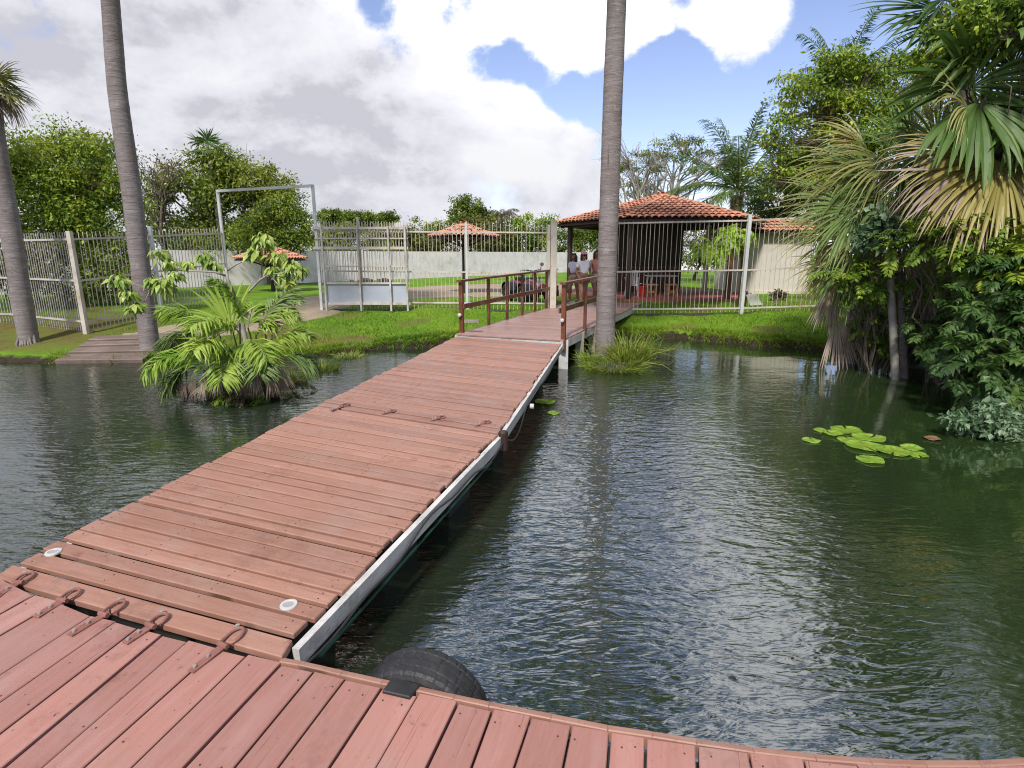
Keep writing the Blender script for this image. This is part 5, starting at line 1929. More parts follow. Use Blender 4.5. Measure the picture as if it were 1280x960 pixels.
b0 = A(757, 442, 11.7)
tall_palm("thick grey ringed palm trunk rising beside the right handrail with grass at its foot", (b0[0], 11.7, 0.1),
          [(b0[0], 11.7, -0.15), (A(757, 400, 11.7)[0], 11.7, 0.8), (A(760, 300, 11.7)[0], 11.7, A(760, 300, 11.7)[2]), (A(766, 120, 11.7)[0], 11.7, A(766, 120, 11.7)[2]), (A(771, 0, 11.7)[0], 11.7, A(771, 0, 11.7)[2]), (A(772, -100, 11.7)[0], 11.7, 10.6)],
          [0.235, 0.20, 0.195, 0.188, 0.178, 0.16], (A(772, -100, 11.7)[0], 11.7, 10.6), 21, 20, 1.9, 1.6, 4)
b1 = A(188, 440, 12.45)
tall_palm("slender pale palm trunk leaning at the edge of the boat ramp", (b1[0], 12.45, 0.15),
          [(b1[0], 12.45, -0.1), (A(182, 390, 12.45)[0], 12.45, A(182, 390, 12.45)[2]), (A(166, 250, 12.45)[0], 12.45, A(166, 250, 12.45)[2]), (A(146, 110, 12.45)[0], 12.45, A(146, 110, 12.45)[2]), (A(138, 0, 12.45)[0], 12.45, A(138, 0, 12.45)[2]), (A(136, -120, 12.45)[0], 12.45, 10.9)],
          [0.205, 0.19, 0.187, 0.175, 0.16, 0.13], (A(136, -120, 12.45)[0], 12.45, 10.9), 22, 22, 2.1, 1.7, 6)
b2 = A(36, 424, 13.0)
ct = A(-12, 112, 13.0)
tall_palm("leftmost grey palm with a small drooping fan crown at the photo edge", (b2[0], 13.0, 0.3),
          [(b2[0], 13.0, 0.1), (A(28, 380, 13)[0], 13.0, A(28, 380, 13)[2]), (A(14, 290, 13)[0], 13.0, A(14, 290, 13)[2]), (A(-2, 200, 13)[0], 13.0, A(-2, 200, 13)[2]), (ct[0], 13.0, ct[2])],
          [0.20, 0.195, 0.195, 0.18, 0.15], ct, 23, 18, 0.62, 0.30, 4, "fan_olive")

# ---- grass tuft at the foot of the middle palm, reeds on the left bank
def tuft(name, label, c, r, n, hgt, mat, seed, cat="grass clump", group=None, zc=0.0, lean=0.5, w=0.018, inner=0.0):
    rng = np.random.default_rng(seed)
    a = rng.random(n) * 2 * PI
    q = np.sqrt(rng.uniform(inner, 1, n)) * r
    pos = np.stack([c[0] + np.cos(a) * q, c[1] + np.sin(a) * q, np.full(n, zc)], -1)
    d = np.stack([np.cos(a) * lean * (0.3 + q / r), np.sin(a) * lean * (0.3 + q / r), np.full(n, 1.0)], -1) + rng.normal(size=(n, 3)) * 0.28
    d = unit(d)
    L = hgt * rng.uniform(0.45, 1.15, n) * (1.15 - 0.4 * q / r)
    mb = MB()
    segs = 5
    k = np.linspace(0, 1, segs)
    lat = unit(np.cross(d, np.array([0.2, -1, 0.1]) + rng.normal(size=(n, 3)) * 0.4))
    rows = []
    for kk in k:
        cen_ = pos + d * (L * kk)[:, None] + np.stack([np.cos(a), np.sin(a), -0.9 * np.ones(n)], -1) * (L * kk ** 2.2 * rng.uniform(0.15, 0.55, n))[:, None]
        ww = w * (1 - kk ** 2) * 0.5 + 0.001
        rows += [cen_ - lat * ww, cen_ + lat * ww]
    V = np.stack(rows, 1).reshape(-1, 3)
    o = (np.arange(n) * segs * 2)[:, None]
    F = np.concatenate([o + np.array([[2 * i, 2 * i + 1, 2 * i + 3, 2 * i + 2]]) for i in range(segs - 1)])
    mb.add(V, F, np.repeat(np.clip(0.5 + 0.25 * rng.normal(size=n), 0, 1), segs * 2))
    o = mb.build(name, M[mat], origin=(c[0], c[1], zc))
    return tag(o, label, cat, group)


gt = thing("grass_clump", "yellow-green grass growing around the foot of the thick middle palm", "grass clump", (b0[0], 11.6, 0))
def tuft_part(c, r, n, hgt, mat, seed, zc, lean, w=0.016):
    o = tuft("blades", None, c, r, n, hgt, mat, seed, zc=zc, lean=lean, w=w)
    for k in ("label", "category", "group"):
        if k in o:
            del o[k]
    o.parent = gt
    o.location = Vector(o.location) - gt.location
tuft_part((b0[0] + 0.42, 11.45), 0.32, 520, 0.95, "reed", 31, 0.02, 0.22)
tuft_part((b0[0] + 0.10, 11.15), 0.52, 620, 0.42, "reed", 32, -0.02, 0.75, 0.013)
tuft_part((b0[0] - 0.30, 11.45), 0.22, 160, 0.55, "blade", 33, 0.0, 0.3)
mb = MB()
rng = np.random.default_rng(5)
for k in range(3):
    th_ = np.linspace(0, 2 * PI, 20, endpoint=False)
V = [(b0[0] + 0.05 + 0.62 * f_ * math.cos(a) * (1 + 0.12 * math.sin(3 * a)), 11.35 + 0.52 * f_ * math.sin(a), z) for (f_, z) in ((1.0, -0.2), (0.92, 0.02), (0.6, 0.10)) for a in th_]
mb.add(V, [(i * 20 + k, i * 20 + (k + 1) % 20, (i + 1) * 20 + (k + 1) % 20, (i + 1) * 20 + k) for i in range(2) for k in range(20)] + [tuple(range(40, 60))], 0.1)
o = mb.build("mound", M["stone"], gt)

for k, (px, py, r, n, hgt, lab) in enumerate(((402, 462, 0.34, 220, 0.35, "reed clump in the shallows right of the palm island"), (436, 446, 0.30, 150, 0.22, "short reed clump on the muddy lawn corner by the left bank"), (366, 478, 0.22, 150, 0.4, "reed clump touching the right end of the palm island"))):
    q = G(px, py, 0.0)
    tuft("reed_clump", lab, q, r, n, hgt, "reed", 40 + k, "reeds", "reeds along the left bank", -0.02, 0.35, 0.012)

# lawn blades: stuff
rng = np.random.default_rng(77)
n = 120000
gx = rng.uniform(-10, 9.5, n)
gy = np.where(rng.random(n) < 0.25, np.interp(gx, SHORE[:, 0], SHORE[:, 1]) + rng.uniform(-0.2, 0.6, n), 11.5 + rng.random(n) ** 1.2 * 7.0)
dd = shore_d(gx, gy)
pd = np.full(n, 9.0)
for (a, b), w_ in zip(zip(PATH[:-1], PATH[1:]), PATHW):
    a, b = np.array(a), np.array(b)
    ab = b - a
    tt = np.clip(((gx - a[0]) * ab[0] + (gy - a[1]) * ab[1]) / (ab @ ab), 0, 1)
    pd = np.minimum(pd, np.hypot(gx - a[0] - tt * ab[0], gy - a[1] - tt * ab[1]) - w_ / 2)
ok = ~((np.sin(gx * 1.7 + 0.6 * gy) * np.sin(gy * 2.1 - 0.8 * gx + 1) > 0.62) & (rng.random(n) < 0.7)) & (dd > 0.04) & (pd > 0.0) & ((dd < 0.5) | (rng.random(n) < 0.75)) & ~((gx < -8.0) & (rng.random(n) < 0.6))
gx, gy, dd = gx[ok], gy[ok], dd[ok]
n = len(gx)
gz_ = ground_h(gx, gy)
hg = rng.uniform(0.025, 0.075, n) * np.where(dd < 0.45, 1.9, 1.0) * (1 + 0.6 * (np.sin(gx * 3.1) * np.sin(gy * 4.3 + gx) > 0.55))
a = rng.random(n) * 2 * PI
wv = np.stack([np.cos(a), np.sin(a), np.zeros(n)], -1) * rng.uniform(0.006, 0.012, n)[:, None]
tipv = np.stack([rng.normal(size=n) * 0.5 * hg, rng.normal(size=n) * 0.5 * hg - np.where(dd < 0.3, 0.10, 0), hg - np.where(dd < 0.28, rng.random(n) * 0.22, 0)], -1)
ps = np.stack([gx, gy, gz_ - 0.005], -1)
V = np.stack([ps - wv, ps + wv, ps + tipv], 1).reshape(-1, 3)
mb = MB()
mb.add(V, (np.arange(n)[:, None] * 3 + np.array([[0, 1, 2]])), np.repeat(np.clip(0.5 + 0.22 * rng.normal(size=n) + 0.25 * np.sin(gx * 1.1 + gy), 0, 1), 3))
tag(mb.build("lawn_grass", M["blade"], origin=(0, 0, 0)), "short bright green grass of the lawn along the bank", kind="stuff")

# ---- trees behind the left fences
bx = A(85, 300, 18.6)
tree("leafy_tree", "big bright green tree behind the left fence beside the leftmost palm", (bx[0], 18.8, 0), [ell(62, 222, 18.6, 58, 68, 1.9), ell(108, 215, 18.9, 48, 54, 1.7), ell(75, 282, 18.4, 78, 42, 1.7), ell(130, 268, 18.7, 44, 50, 1.6)],
     0.115, "leaf_bright", 190, 190, 51, 0.13, holes=0.12, gaps=0.2, tint0=0.50, asp=0.5)
tree("leafy_tree", "sparse dark-twigged tree rising just above the big bright tree", (A(118, 300, 21)[0], 21, 0), [ell(100, 190, 21, 50, 28, 1.5), ell(135, 215, 21, 22, 34, 1.2)], 0.14, "leaf_olive", 26, 45, 52, 0.10, tint0=0.3, holes=0.1)
bush("boundary_shrub", "dull green shrub seen through the dense left pickets", (A(40, 350, 16.8)[0], 16.9, 0), [ell(40, 340, 16.8, 70, 52, 1.0)], 0.13, "leaf_olive", 60, 90, 53, "shrubs inside the left fence", tint0=0.45)
bush("boundary_shrub", "green shrub seen through the cream pickets beside the slender palm", (A(140, 345, 17.6)[0], 17.8, 0), [ell(140, 335, 17.6, 62, 52, 1.0)], 0.13, "leaf_mid", 60, 80, 54, "shrubs inside the left fence", tint0=0.5)
tree("leafy_tree", "reddish thin-leaved tree between the slender palm and the broad green tree", (A(205, 300, 29)[0], 29, 0), [ell(200, 215, 29, 36, 26, 1.6), ell(190, 245, 29, 24, 30, 1.4)], 0.13, "leaf_rust", 34, 40, 55, 0.12, holes=0.15)
tree("leafy_tree", "broad green tree with a tufted top behind the white wall", (A(275, 320, 31)[0], 31, 0), [ell(265, 225, 31, 56, 48, 2.4), ell(300, 250, 31, 62, 56, 2.4), ell(222, 262, 30.6, 56, 50, 2.2), ell(265, 300, 30.4, 100, 40, 2.4)],
     0.18, "leaf_mid", 200, 130, 56, 0.20, holes=0.1, tint0=0.58)
tree("leafy_tree", "yellow-green crown in front of the gateway frame's left post", (A(335, 320, 30)[0], 30, 0), [ell(330, 232, 30.2, 40, 30, 1.8), ell(352, 255, 30, 36, 32, 1.7), ell(305, 222, 30.4, 26, 22, 1.2)], 0.17, "leaf_yellow", 70, 100, 57, 0.15, tint0=0.45)
tree("leafy_tree", "dense fresh green tree under the gateway beam above the white wall", (A(355, 320, 28.2)[0], 28.6, 0), [ell(350, 280, 28, 42, 36, 1.6), ell(374, 288, 28.2, 24, 32, 1.3), ell(322, 296, 28, 36, 30, 1.4)], 0.15, "leaf_mid", 110, 110, 58, 0.12, tint0=0.5)
# palm-like tuft at the top of the broad tree
pt = thing("fan_palm", "small fan palm head poking out of the broad green tree", "palm tree", (A(262, 300, 30)[0], 30, 0.7))
top_ = A(262, 192, 30)
mb = MB()
palm_trunk(mb, [(top_[0], 30, 0.6), (top_[0] + 0.1, 30, 4.0), tuple(top_)], [0.16, 0.13, 0.11], 3, 10, 0.3)
mb.build("trunk", M["palm_trunk"], pt, smooth=True)
crown_fan(pt, top_, 12, 0.75, 0.6, "fan_green", 61, (-0.2, 1.3), 18, 0.4)

# ---- far trees behind the white wall
FT = "trees behind the white wall"
for k, (px, Y, es, mat, lab) in enumerate((
    (430, 62, [(430, 274, 32, 9), (408, 272, 14, 12), (450, 272, 10, 7)], "leaf_mid", "low dark far tree just right of the gateway frame"),
    (482, 62, [(470, 274, 26, 10), (492, 270, 12, 6), (455, 280, 20, 10)], "leaf_mid", "low far tree above the sliding gate with a thin raised branch"),
    (588, 55, [(588, 258, 26, 17), (598, 272, 34, 14), (570, 270, 18, 10)], "leaf_mid", "airy far tree standing tallest above the tile umbrella"),
    (545, 52, [(545, 300, 44, 26), (525, 304, 30, 20)], "leaf_yellow", "yellow-green bush over the wall left of the tile umbrella"),
    (615, 53, [(610, 298, 46, 28)], "leaf_olive", "olive bush over the wall behind the tile umbrella"),
    (660, 54, [(656, 294, 40, 30), (680, 284, 18, 14), (672, 305, 26, 20)], "leaf_bright", "bright green bush over the wall left of the pillar"),
    (505, 50, [(502, 304, 40, 22), (480, 306, 26, 18)], "leaf_olive", "olive bush over the wall right of the sliding gate"),
    (440, 46, [(436, 304, 52, 22), (410, 302, 26, 20)], "leaf_yellow", "yellowish bush over the wall behind the gate's picket band"),
    (722, 60, [(722, 306, 48, 26), (735, 285, 24, 16)], "leaf_mid", "green trees seen through the pavilion's open left side"),
)):
    hx = A(px, 300, Y)
    tree("far_tree", lab, (hx[0], Y + 1.0, 0), [ell(x, y, Y, rx, ry, 1.6) for (x, y, rx, ry) in es], 0.24, mat, 80, 110, 70 + k, 0.10, group=FT, holes=0.35 if k == 2 else 0.05, tint0=0.45)
tree("far_tree", "green trees seen through the pavilion's right opening", (A(872, 320, 34)[0], 34.5, 0), [ell(868, 308, 34, 44, 30, 1.4), ell(905, 303, 34, 34, 30, 1.4)], 0.16, "leaf_mid", 80, 90, 85, 0.1, group=FT)
dp = thing("far_palm", "tiny brownish far palm head beside the airy tree", "palm tree", (A(627, 300, 58)[0], 58, 0.7))
tp = A(627, 268, 58)
mb = MB()
palm_trunk(mb, [(tp[0], 58, 0.6), tuple(tp)], [0.16, 0.14], 4, 8, 0.5)
mb.build("trunk", M["bark"], dp)
mb, mf = MB(), MB()
rng = np.random.default_rng(8)
for k in range(14):
    a = k * 2.4
    pinnate(mf, mb, tp, (math.cos(a), math.sin(a), 0.9 - 0.08 * k), 1.9, 1.4, 0.5, 14, 0.5, rng, 0.5, 0.06)
mf.build("fronds", M["leaf_rust"], dp)
mb.build("midribs", M["bark"], dp)

# ---- trees right, behind the pavilion
tree("acacia_tree", "flat-topped half-bare tree with pale branches above the pavilion's peak", (A(825, 280, 36)[0], 36, 0), [ell(850, 187, 36, 55, 13, 2.6), ell(800, 205, 36, 38, 16, 2.2), ell(895, 205, 36, 34, 24, 2.0), ell(790, 235, 35.5, 26, 12, 1.6)],
     0.15, "leaf_yellow", 90, 90, 91, 0.16, "barkpale", crad=0.62, flat=0.38, group="trees behind the pavilion", holes=0.2, twigs=5, tint0=0.3, fork=0.3)
tree("bare_tree", "leafless greyish twiggy tree just right of the middle palm trunk", (A(795, 290, 33)[0], 33, 0), [ell(775, 190, 33, 32, 28, 1.6), ell(815, 210, 33, 45, 32, 1.8), ell(835, 235, 33, 40, 22, 1.6)],
     0.08, "leaf_rust", 60, 9, 92, 0.16, "barkpale", crad=0.5, group="trees behind the pavilion", twigs=5)
# feathery palm
cp_ = thing("coconut_palm", "feather-leaved palm with upright dark fronds behind the pavilion roof", "palm tree", (A(922, 290, 31)[0], 31, 0.7))
tp = A(922, 238, 31)
mb = MB()
palm_trunk(mb, [(tp[0] - 0.1, 31, 0.5), (tp[0], 31, 3.0), tuple(tp + np.array([0, 0, -0.1]))], [0.30, 0.27, 0.30], 5, 12, 0.15)
mb.build("trunk", M["deadstalk"], cp_)
rng = np.random.default_rng(9)
for k in range(26):
    a = k * 2.399 + rng.normal() * 0.2
    e = 1.45 - 1.75 * (k / 26) ** 0.9
    d = np.array([math.cos(a) * math.cos(e), math.sin(a) * math.cos(e), math.sin(e)])
    mb, mf = MB(), MB()
    pinnate(mf, mb, tp, d, rng.uniform(3.9, 5.0), 0.9 + 0.5 * rng.random(), 0.62, 38, 0.4 + 0.1 * rng.normal(), rng, 0.25, 0.05, 0.05, 0.7)
    f = mf.build("frond", M["fan_green"] if k < 21 else M["leaf_rust"], cp_)
    mb.build("midrib", M["petiole"], f)
tree("leafy_tree", "wide light green tree filling the sky right of the feathery palm", (A(1060, 300, 25)[0], 25.5, 0), [ell(1040, 112, 25, 68, 42, 2.2), ell(985, 165, 25, 44, 40, 1.8), ell(1075, 165, 24.6, 75, 52, 2.2), ell(1130, 110, 24.8, 60, 52, 2.0), ell(1020, 215, 24.6, 60, 40, 2.0), ell(965, 215, 25.2, 30, 34, 1.3)],
     0.17, "leaf_bright", 230, 110, 95, 0.22, group="trees behind the pavilion", tint0=0.45, flat=0.42)
tree("leafy_tree", "dark green tree low behind the cabin roof", (A(985, 280, 28)[0], 28.5, 0), [ell(975, 245, 28, 42, 40, 1.8), ell(1010, 260, 28, 40, 44, 1.6)], 0.16, "leaf_dark", 80, 100, 96, 0.16, group="trees behind the pavilion")
# far feather palm heads showing over the wide tree
hp = thing("coconut_palm", "thin feather palm tips showing above the wide light green tree", "palm tree", (A(1040, 300, 30)[0], 30, 0.7))
tp = A(1050, 110, 30)
mb = MB()
palm_trunk(mb, [(tp[0], 30, 0.5), (tp[0] + 0.2, 30, 5), tuple(tp)], [0.25, 0.2, 0.17], 5, 10, 0.3)
mb.build("trunk", M["deadstalk"], hp)
for k in range(14):
    a = k * 2.399
    e = 1.35 - 1.2 * (k / 14)
    d = np.array([math.cos(a) * math.cos(e), math.sin(a) * math.cos(e), math.sin(e)])
    mb, mf = MB(), MB()
    pinnate(mf, mb, tp, d, 3.4, 1.0, 0.55, 30, 0.4, rng, 0.4, 0.045, 0.04, 0.7)
    f = mf.build("frond", M["fan_green"], hp)
    mb.build("midrib", M["petiole"], f)

# trees of the two banks beside the camera (their crowns darken the water)
tree("leafy_tree", "tall dark tree on the left bank beside the leftmost palm", (-17.5, 14.6, 0), [(np.array([-17.0, 14.4, 6.5]), np.array([2.6, 2.2, 3.6])), (np.array([-15.6, 14.0, 8.6]), np.array([1.7, 1.6, 1.9]))], 0.2, "leaf_mid", 90, 60, 301, 0.2)
tree("leafy_tree", "leafy tree on the right bank nearest the camera", (10.2, 5.2, 0), [(np.array([10.0, 7.4, 5.0]), np.array([1.6, 2.3, 3.6])), (np.array([9.4, 5.0, 3.2]), np.array([1.5, 1.8, 2.6]))], 0.16, "leaf_mid", 170, 80, 302, 0.12, group="trees on the right bank")
tree("leafy_tree", "leafy tree on the right bank close beside the dock", (10.6, 1.6, 0), [(np.array([9.8, 1.8, 3.6]), np.array([1.8, 2.2, 3.0]))], 0.16, "leaf_mid", 130, 80, 303, 0.12, group="trees on the right bank")
tree("leafy_tree", "broad tree on the right bank beyond the big fan palm", (12.6, 11.0, 0), [(np.array([12.4, 11.0, 4.6]), np.array([2.0, 2.2, 3.8]))], 0.2, "leaf_mid", 130, 80, 304, 0.2, group="trees on the right bank")
tree("leafy_tree", "rounded tree on the lawn behind the palm thicket", (14.5, 17.5, 0), [(np.array([14.3, 17.4, 4.2]), np.array([2.8, 2.6, 3.4]))], 0.2, "leaf_bright", 130, 80, 305, 0.2, group="trees on the right bank")
# ---- the palm thicket on the right bank
TH = "fan palms on the right bank"


def fan_px(root, hub_px, Y, tip_px, R, mat, seed, dY=-0.3, nseg=46, spread=1.7, droop=0.6, split=0.42, from_=None, up=(0, -0.75, 0.65), tint=0.5, td=1.0, tipdead=0.0, petr=0.024):
    """one fan leaf: hub and pointing direction surveyed from the photograph"""
    rng = np.random.default_rng(seed)
    hub = A(hub_px[0], hub_px[1], Y)
    ax_ = A(tip_px[0], tip_px[1], Y + dY) - hub
    mb = MB()
    fan(mb, hub, ax_, up, R, nseg, spread, droop, tint, rng, split, 0.12, 8, td, tipdead=tipdead)
    f = mb.build("fan_leaf", M[mat], root)
    if from_ is not None:
        mb = MB()
        petiole(mb, from_, hub, petr * 1.3, petr * 0.7, 0.10, rng.random())
        mb.build("petiole", M["deadstalk"] if "dead" in mat else M["petiole"], f)
    return f


def palm(label, trunk_px, Y, top_px, r, seed, zbase=-0.3, bark="palm_trunk"):
    top = A(top_px[0], top_px[1], Y)
    b = A(trunk_px[0], trunk_px[1], Y)
    p = thing("fan_palm", label, "palm tree", (b[0], Y, zbase), TH)
    mb = MB()
    palm_trunk(mb, [(b[0], Y, zbase), (lerp(b[0], top[0], 0.4), Y, lerp(zbase, top[2], 0.45)), tuple(top)], [r * 1.15, r, r * 0.9], seed, 14, 0.1)
    mb.build("trunk", M[bark], p, smooth=True)
    return p, top


# 1: low palm leaning over the water, olive drooping fans
p1, t1 = palm("low fan palm with drooping olive leaves nearest the cabin", (1062, 445), 11.8, (1092, 262), 0.19, 1)
for k, (hub, tip, Y_, R, mat, dY, dr, sp, sd) in enumerate((
    ((1078, 212), (1010, 240), 11.4, 1.55, "fan_olive", -0.3, 0.62, 1.25, 101), ((1110, 205), (1062, 235), 11.1, 1.40, "fan_olive", -0.6, 0.62, 1.35, 102),
    ((1062, 300), (990, 312), 11.3, 1.45, "fan_olive", -0.1, 0.66, 1.15, 103), ((1085, 290), (1040, 325), 10.9, 1.30, "fan_olive", -0.5, 0.62, 1.25, 104),
    ((1118, 250), (1108, 300), 10.8, 1.2, "fan_green", -0.6, 0.6, 1.3, 105), ((1058, 255), (985, 258), 11.7, 1.35, "fan_olive", 0.3, 0.62, 1.1, 106),
    ((1080, 180), (1035, 165), 11.8, 1.15, "fan_yellow", 0.1, 0.85, 1.1, 107), ((1125, 190), (1140, 150), 11.5, 1.2, "fan_green", 0.1, 0.8, 1.4, 108),
    ((1105, 320), (1085, 370), 10.9, 1.05, "fan_olive", -0.3, 0.6, 1.2, 109), ((1095, 240), (1068, 192), 12.2, 1.3, "fan_green", 0.4, 0.75, 1.4, 110),
    ((1052, 335), (1000, 352), 11.6, 1.1, "fan_yellow", -0.1, 0.75, 1.0, 111), ((1070, 265), (1015, 285), 11.0, 1.35, "fan_green", -0.3, 0.6, 1.2, 112), ((1098, 228), (1050, 205), 11.3, 1.35, "fan_green", -0.2, 0.7, 1.3, 113), ((1072, 330), (1035, 355), 10.9, 1.1, "fan_green", -0.3, 0.7, 1.2, 114), ((1128, 225), (1150, 190), 10.9, 1.2, "fan_green", -0.4, 0.8, 1.4, 115))):
    fan_px(p1, hub, Y_, tip, R * 1.06, mat, sd, dY, 36, sp, dr, 0.40, t1 + np.array([0, 0, 0.05 * (k % 3)]), up=(0.1, -0.85, 0.5), tint=0.40 + 0.12 * (k % 3), td=0.85, tipdead=0.3, petr=0.014)
for k, (hub, tip, R, sp, sd) in enumerate((((1046, 392), (1048, 445), 1.16, 0.44, 121), ((1074, 362), (1080, 425), 1.02, 0.40, 122), ((1062, 398), (1070, 445), 0.8, 0.45, 123), ((1040, 352), (1030, 410), 0.95, 0.5, 125), ((1092, 372), (1098, 430), 0.9, 0.45, 126))):
    fan_px(p1, hub, 11.15 - 0.06 * k, tip, R, "fan_dead", sd, 0.0, 22, sp, 0.3, 0.62, t1 - np.array([0, 0, 0.5]), up=(0, -1, 0.2), tint=(0.85, 0.6, 0.45, 0.5, 0.3)[k], td=0.3, petr=0.012)

# 2: middle palm with a grey skirt of dead leaves
p2, t2 = palm("fan palm wrapped in a grey skirt of hanging dead leaves", (1150, 455), 11.3, (1165, 235), 0.22, 2)
for k, (hub, tip, R, mat, dY, dr, sp, sd) in enumerate((
    ((1150, 195), (1095, 180), 1.35, "fan_green", -0.5, 1.0, 1.6, 131), ((1160, 205), (1130, 260), 1.5, "fan_olive", -0.6, 0.8, 1.3, 132),
    ((1185, 215), (1150, 262), 1.75, "fan_yellow", -0.7, 0.9, 1.5, 133), ((1178, 240), (1120, 285), 1.6, "fan_dead", -0.7, 0.9, 1.3, 134),
    ((1195, 200), (1215, 150), 1.5, "fan_green", -0.4, 0.8, 1.6, 135), ((1205, 235), (1215, 290), 1.6, "fan_green", -0.9, 0.7, 1.2, 136),
    ((1140, 175), (1115, 130), 1.25, "fan_green", -0.3, 1.1, 1.5, 137), ((1170, 180), (1165, 120), 1.4, "fan_olive", 0.2, 0.9, 1.6, 138))):
    fan_px(p2, hub, 10.9 - 0.05 * k, tip, R * 0.9, mat, sd, dY, 34, sp, dr * 0.8, 0.42, t2, up=(0, -0.85, 0.5), tint=0.48, td=0.9, tipdead=0.3, petr=0.014)
for k, (hub, tip, R, sp, sd) in enumerate((((1128, 300), (1150, 380), 1.6, 0.42, 141), ((1160, 315), (1165, 420), 1.75, 0.45, 142), ((1185, 320), (1195, 410), 1.6, 0.45, 143), ((1150, 350), (1160, 440), 1.4, 0.45, 144), ((1195, 330), (1205, 400), 1.3, 0.4, 145))):
    fan_px(p2, hub, 10.85 - 0.06 * k, tip, R * 0.85, "fan_dead", sd, 0.0, 24, sp, 0.25, 0.6, t2 - np.array([0, 0, 0.3]), up=(0, -1, 0.2), tint=0.42 + 0.14 * (k % 3), td=0.25, petr=0.012)

# 3: big palm at the right edge with the huge hanging yellow fan and dark leaves above
p3, t3 = palm("big fan palm at the right edge with a huge hanging yellow leaf", (1265, 450), 9.6, (1262, 170), 0.24, 3)
for k, (hub, tip, R, mat, dY, dr, sp, sd, tn) in enumerate((
    ((1256, 206), (1240, 262), 1.85, "fan_yellow", -0.55, 0.75, 1.75, 151, 0.42), ((1240, 195), (1190, 235), 1.65, "fan_yellow", -0.2, 0.85, 1.4, 152, 0.55),
    ((1225, 210), (1170, 250), 1.55, "fan_dead", -0.2, 0.8, 1.3, 153, 0.6), ((1290, 205), (1310, 270), 1.75, "fan_yellow", -0.4, 0.8, 1.6, 154, 0.5),
    ((1212, 110), (1250, 30), 1.65, "fan_green", -0.3, 0.9, 1.8, 155, 0.3), ((1222, 128), (1275, 165), 1.6, "fan_green", -0.5, 0.9, 1.7, 156, 0.35),
    ((1265, 85), (1300, 50), 1.6, "fan_green", -0.4, 0.9, 1.7, 157, 0.3), ((1210, 135), (1180, 110), 1.0, "fan_olive", -0.3, 1.3, 1.1, 158, 0.6),
    ((1250, 60), (1225, -20), 1.5, "fan_green", 0.2, 0.8, 1.7, 159, 0.35), ((1280, 130), (1310, 190), 1.6, "fan_green", -0.5, 0.8, 1.6, 160, 0.3))):
    fan_px(p3, hub, 9.25 if k < 4 else 9.4, tip, R * (1.0 if k < 4 else 0.92), mat, sd, dY, 42 if k < 4 else 30, sp, dr * 0.85, 0.45 if k < 4 else 0.60, t3 + np.array([0, 0, -0.05 * k]), up=(0, -0.85, 0.5), tint=tn + 0.08, td=1.0, tipdead=0.35, petr=0.016)
for k, (hub, tip, R, sp, sd) in enumerate((((1205, 225), (1185, 300), 1.5, 0.6, 161), ((1240, 260), (1245, 340), 1.6, 0.6, 162), ((1275, 270), (1285, 350), 1.6, 0.6, 163), ((1222, 165), (1215, 215), 0.9, 0.6, 164))):
    fan_px(p3, hub, 9.5, tip, R, "fan_dead", sd, 0.1, 36, sp, 0.25, 0.5, t3 - np.array([0, 0, 0.2]), up=(0, -1, 0.2), tint=0.3, td=0.3)

# 4: tall palm with a dark fan against the sky
p4, t4 = palm("tall fan palm with spiky dark leaves against the sky at the upper right", (1215, 430), 14.5, (1200, 15), 0.22, 4, 0.0)
for k, (hub, tip, R, dY, sd) in enumerate((((1172, 12), (1110, 25), 1.75, -0.2, 171), ((1180, 0), (1130, -50), 1.7, 0, 172), ((1215, 0), (1260, -40), 1.7, 0, 173), ((1195, -15), (1190, -80), 1.7, -0.4, 174), ((1225, 20), (1280, 50), 1.7, -0.3, 175), ((1185, 30), (1150, 80), 1.5, -0.5, 176))):
    fan_px(p4, hub, 14.3, tip, R, "fan_green", sd, dY, 34, 1.6, 0.35, 0.45, t4, tint=0.22, td=0.5)

# white stilt trunks in the water
for k, (x0_, y0_, x1_, y1_, r, lab) in enumerate(((1126, 468, 1113, 345, 0.066, "pale slim leaning trunk rising from the water, left of its twin"), (1138, 462, 1124, 335, 0.062, "greyer slim trunk rising from the water, right of its pale twin"))):
    a, b = A(x0_, y0_, 10.1 + 0.12 * k), A(x1_, y1_, 10.15 + 0.12 * k)
    mb = MB()
    a[2] = -0.4
    palm_trunk(mb, [tuple(a), tuple(lerp(a, b, 0.5)), tuple(b)], [r * 1.1, r, r * 0.85], 7 + k, 12, 0.08)
    o = mb.build("slim_palm_trunk", M["barkpale"] if k == 0 else M["palm_trunk"], smooth=True)
    tag(o, lab, "palm trunk", "slim palm trunks in the water")

# ---- shrubs on the right bank
SB = "shrubs on the right bank"
tree("leafy_tree", "bright yellow-green tree crown in the upper right corner", (A(1290, 300, 9.6)[0] + 0.4, 9.9, 0), [ell(1235, 40, 9.2, 50, 38, 0.8), ell(1180, 75, 9.6, 40, 26, 0.7), ell(1278, 15, 9.2, 40, 34, 0.8), ell(1200, 20, 9.4, 30, 24, 0.6)], 0.085, "leaf_bright", 100, 85, 201, 0.04, group="trees on the right bank", tint0=0.5)
tree("leafy_tree", "dark green tree behind the palm thicket", (A(1180, 330, 14.5)[0], 15.0, 0), [ell(1150, 290, 14.4, 95, 80, 1.0), ell(1240, 300, 13.8, 70, 120, 1.0), ell(1120, 370, 13.6, 80, 55, 0.8), ell(1230, 180, 14.2, 60, 70, 1.0), ell(1250, 400, 12.5, 60, 70, 0.8)],
     0.20, "leaf_dark", 130, 80, 202, 0.12, group="trees on the right bank", tint0=0.15)
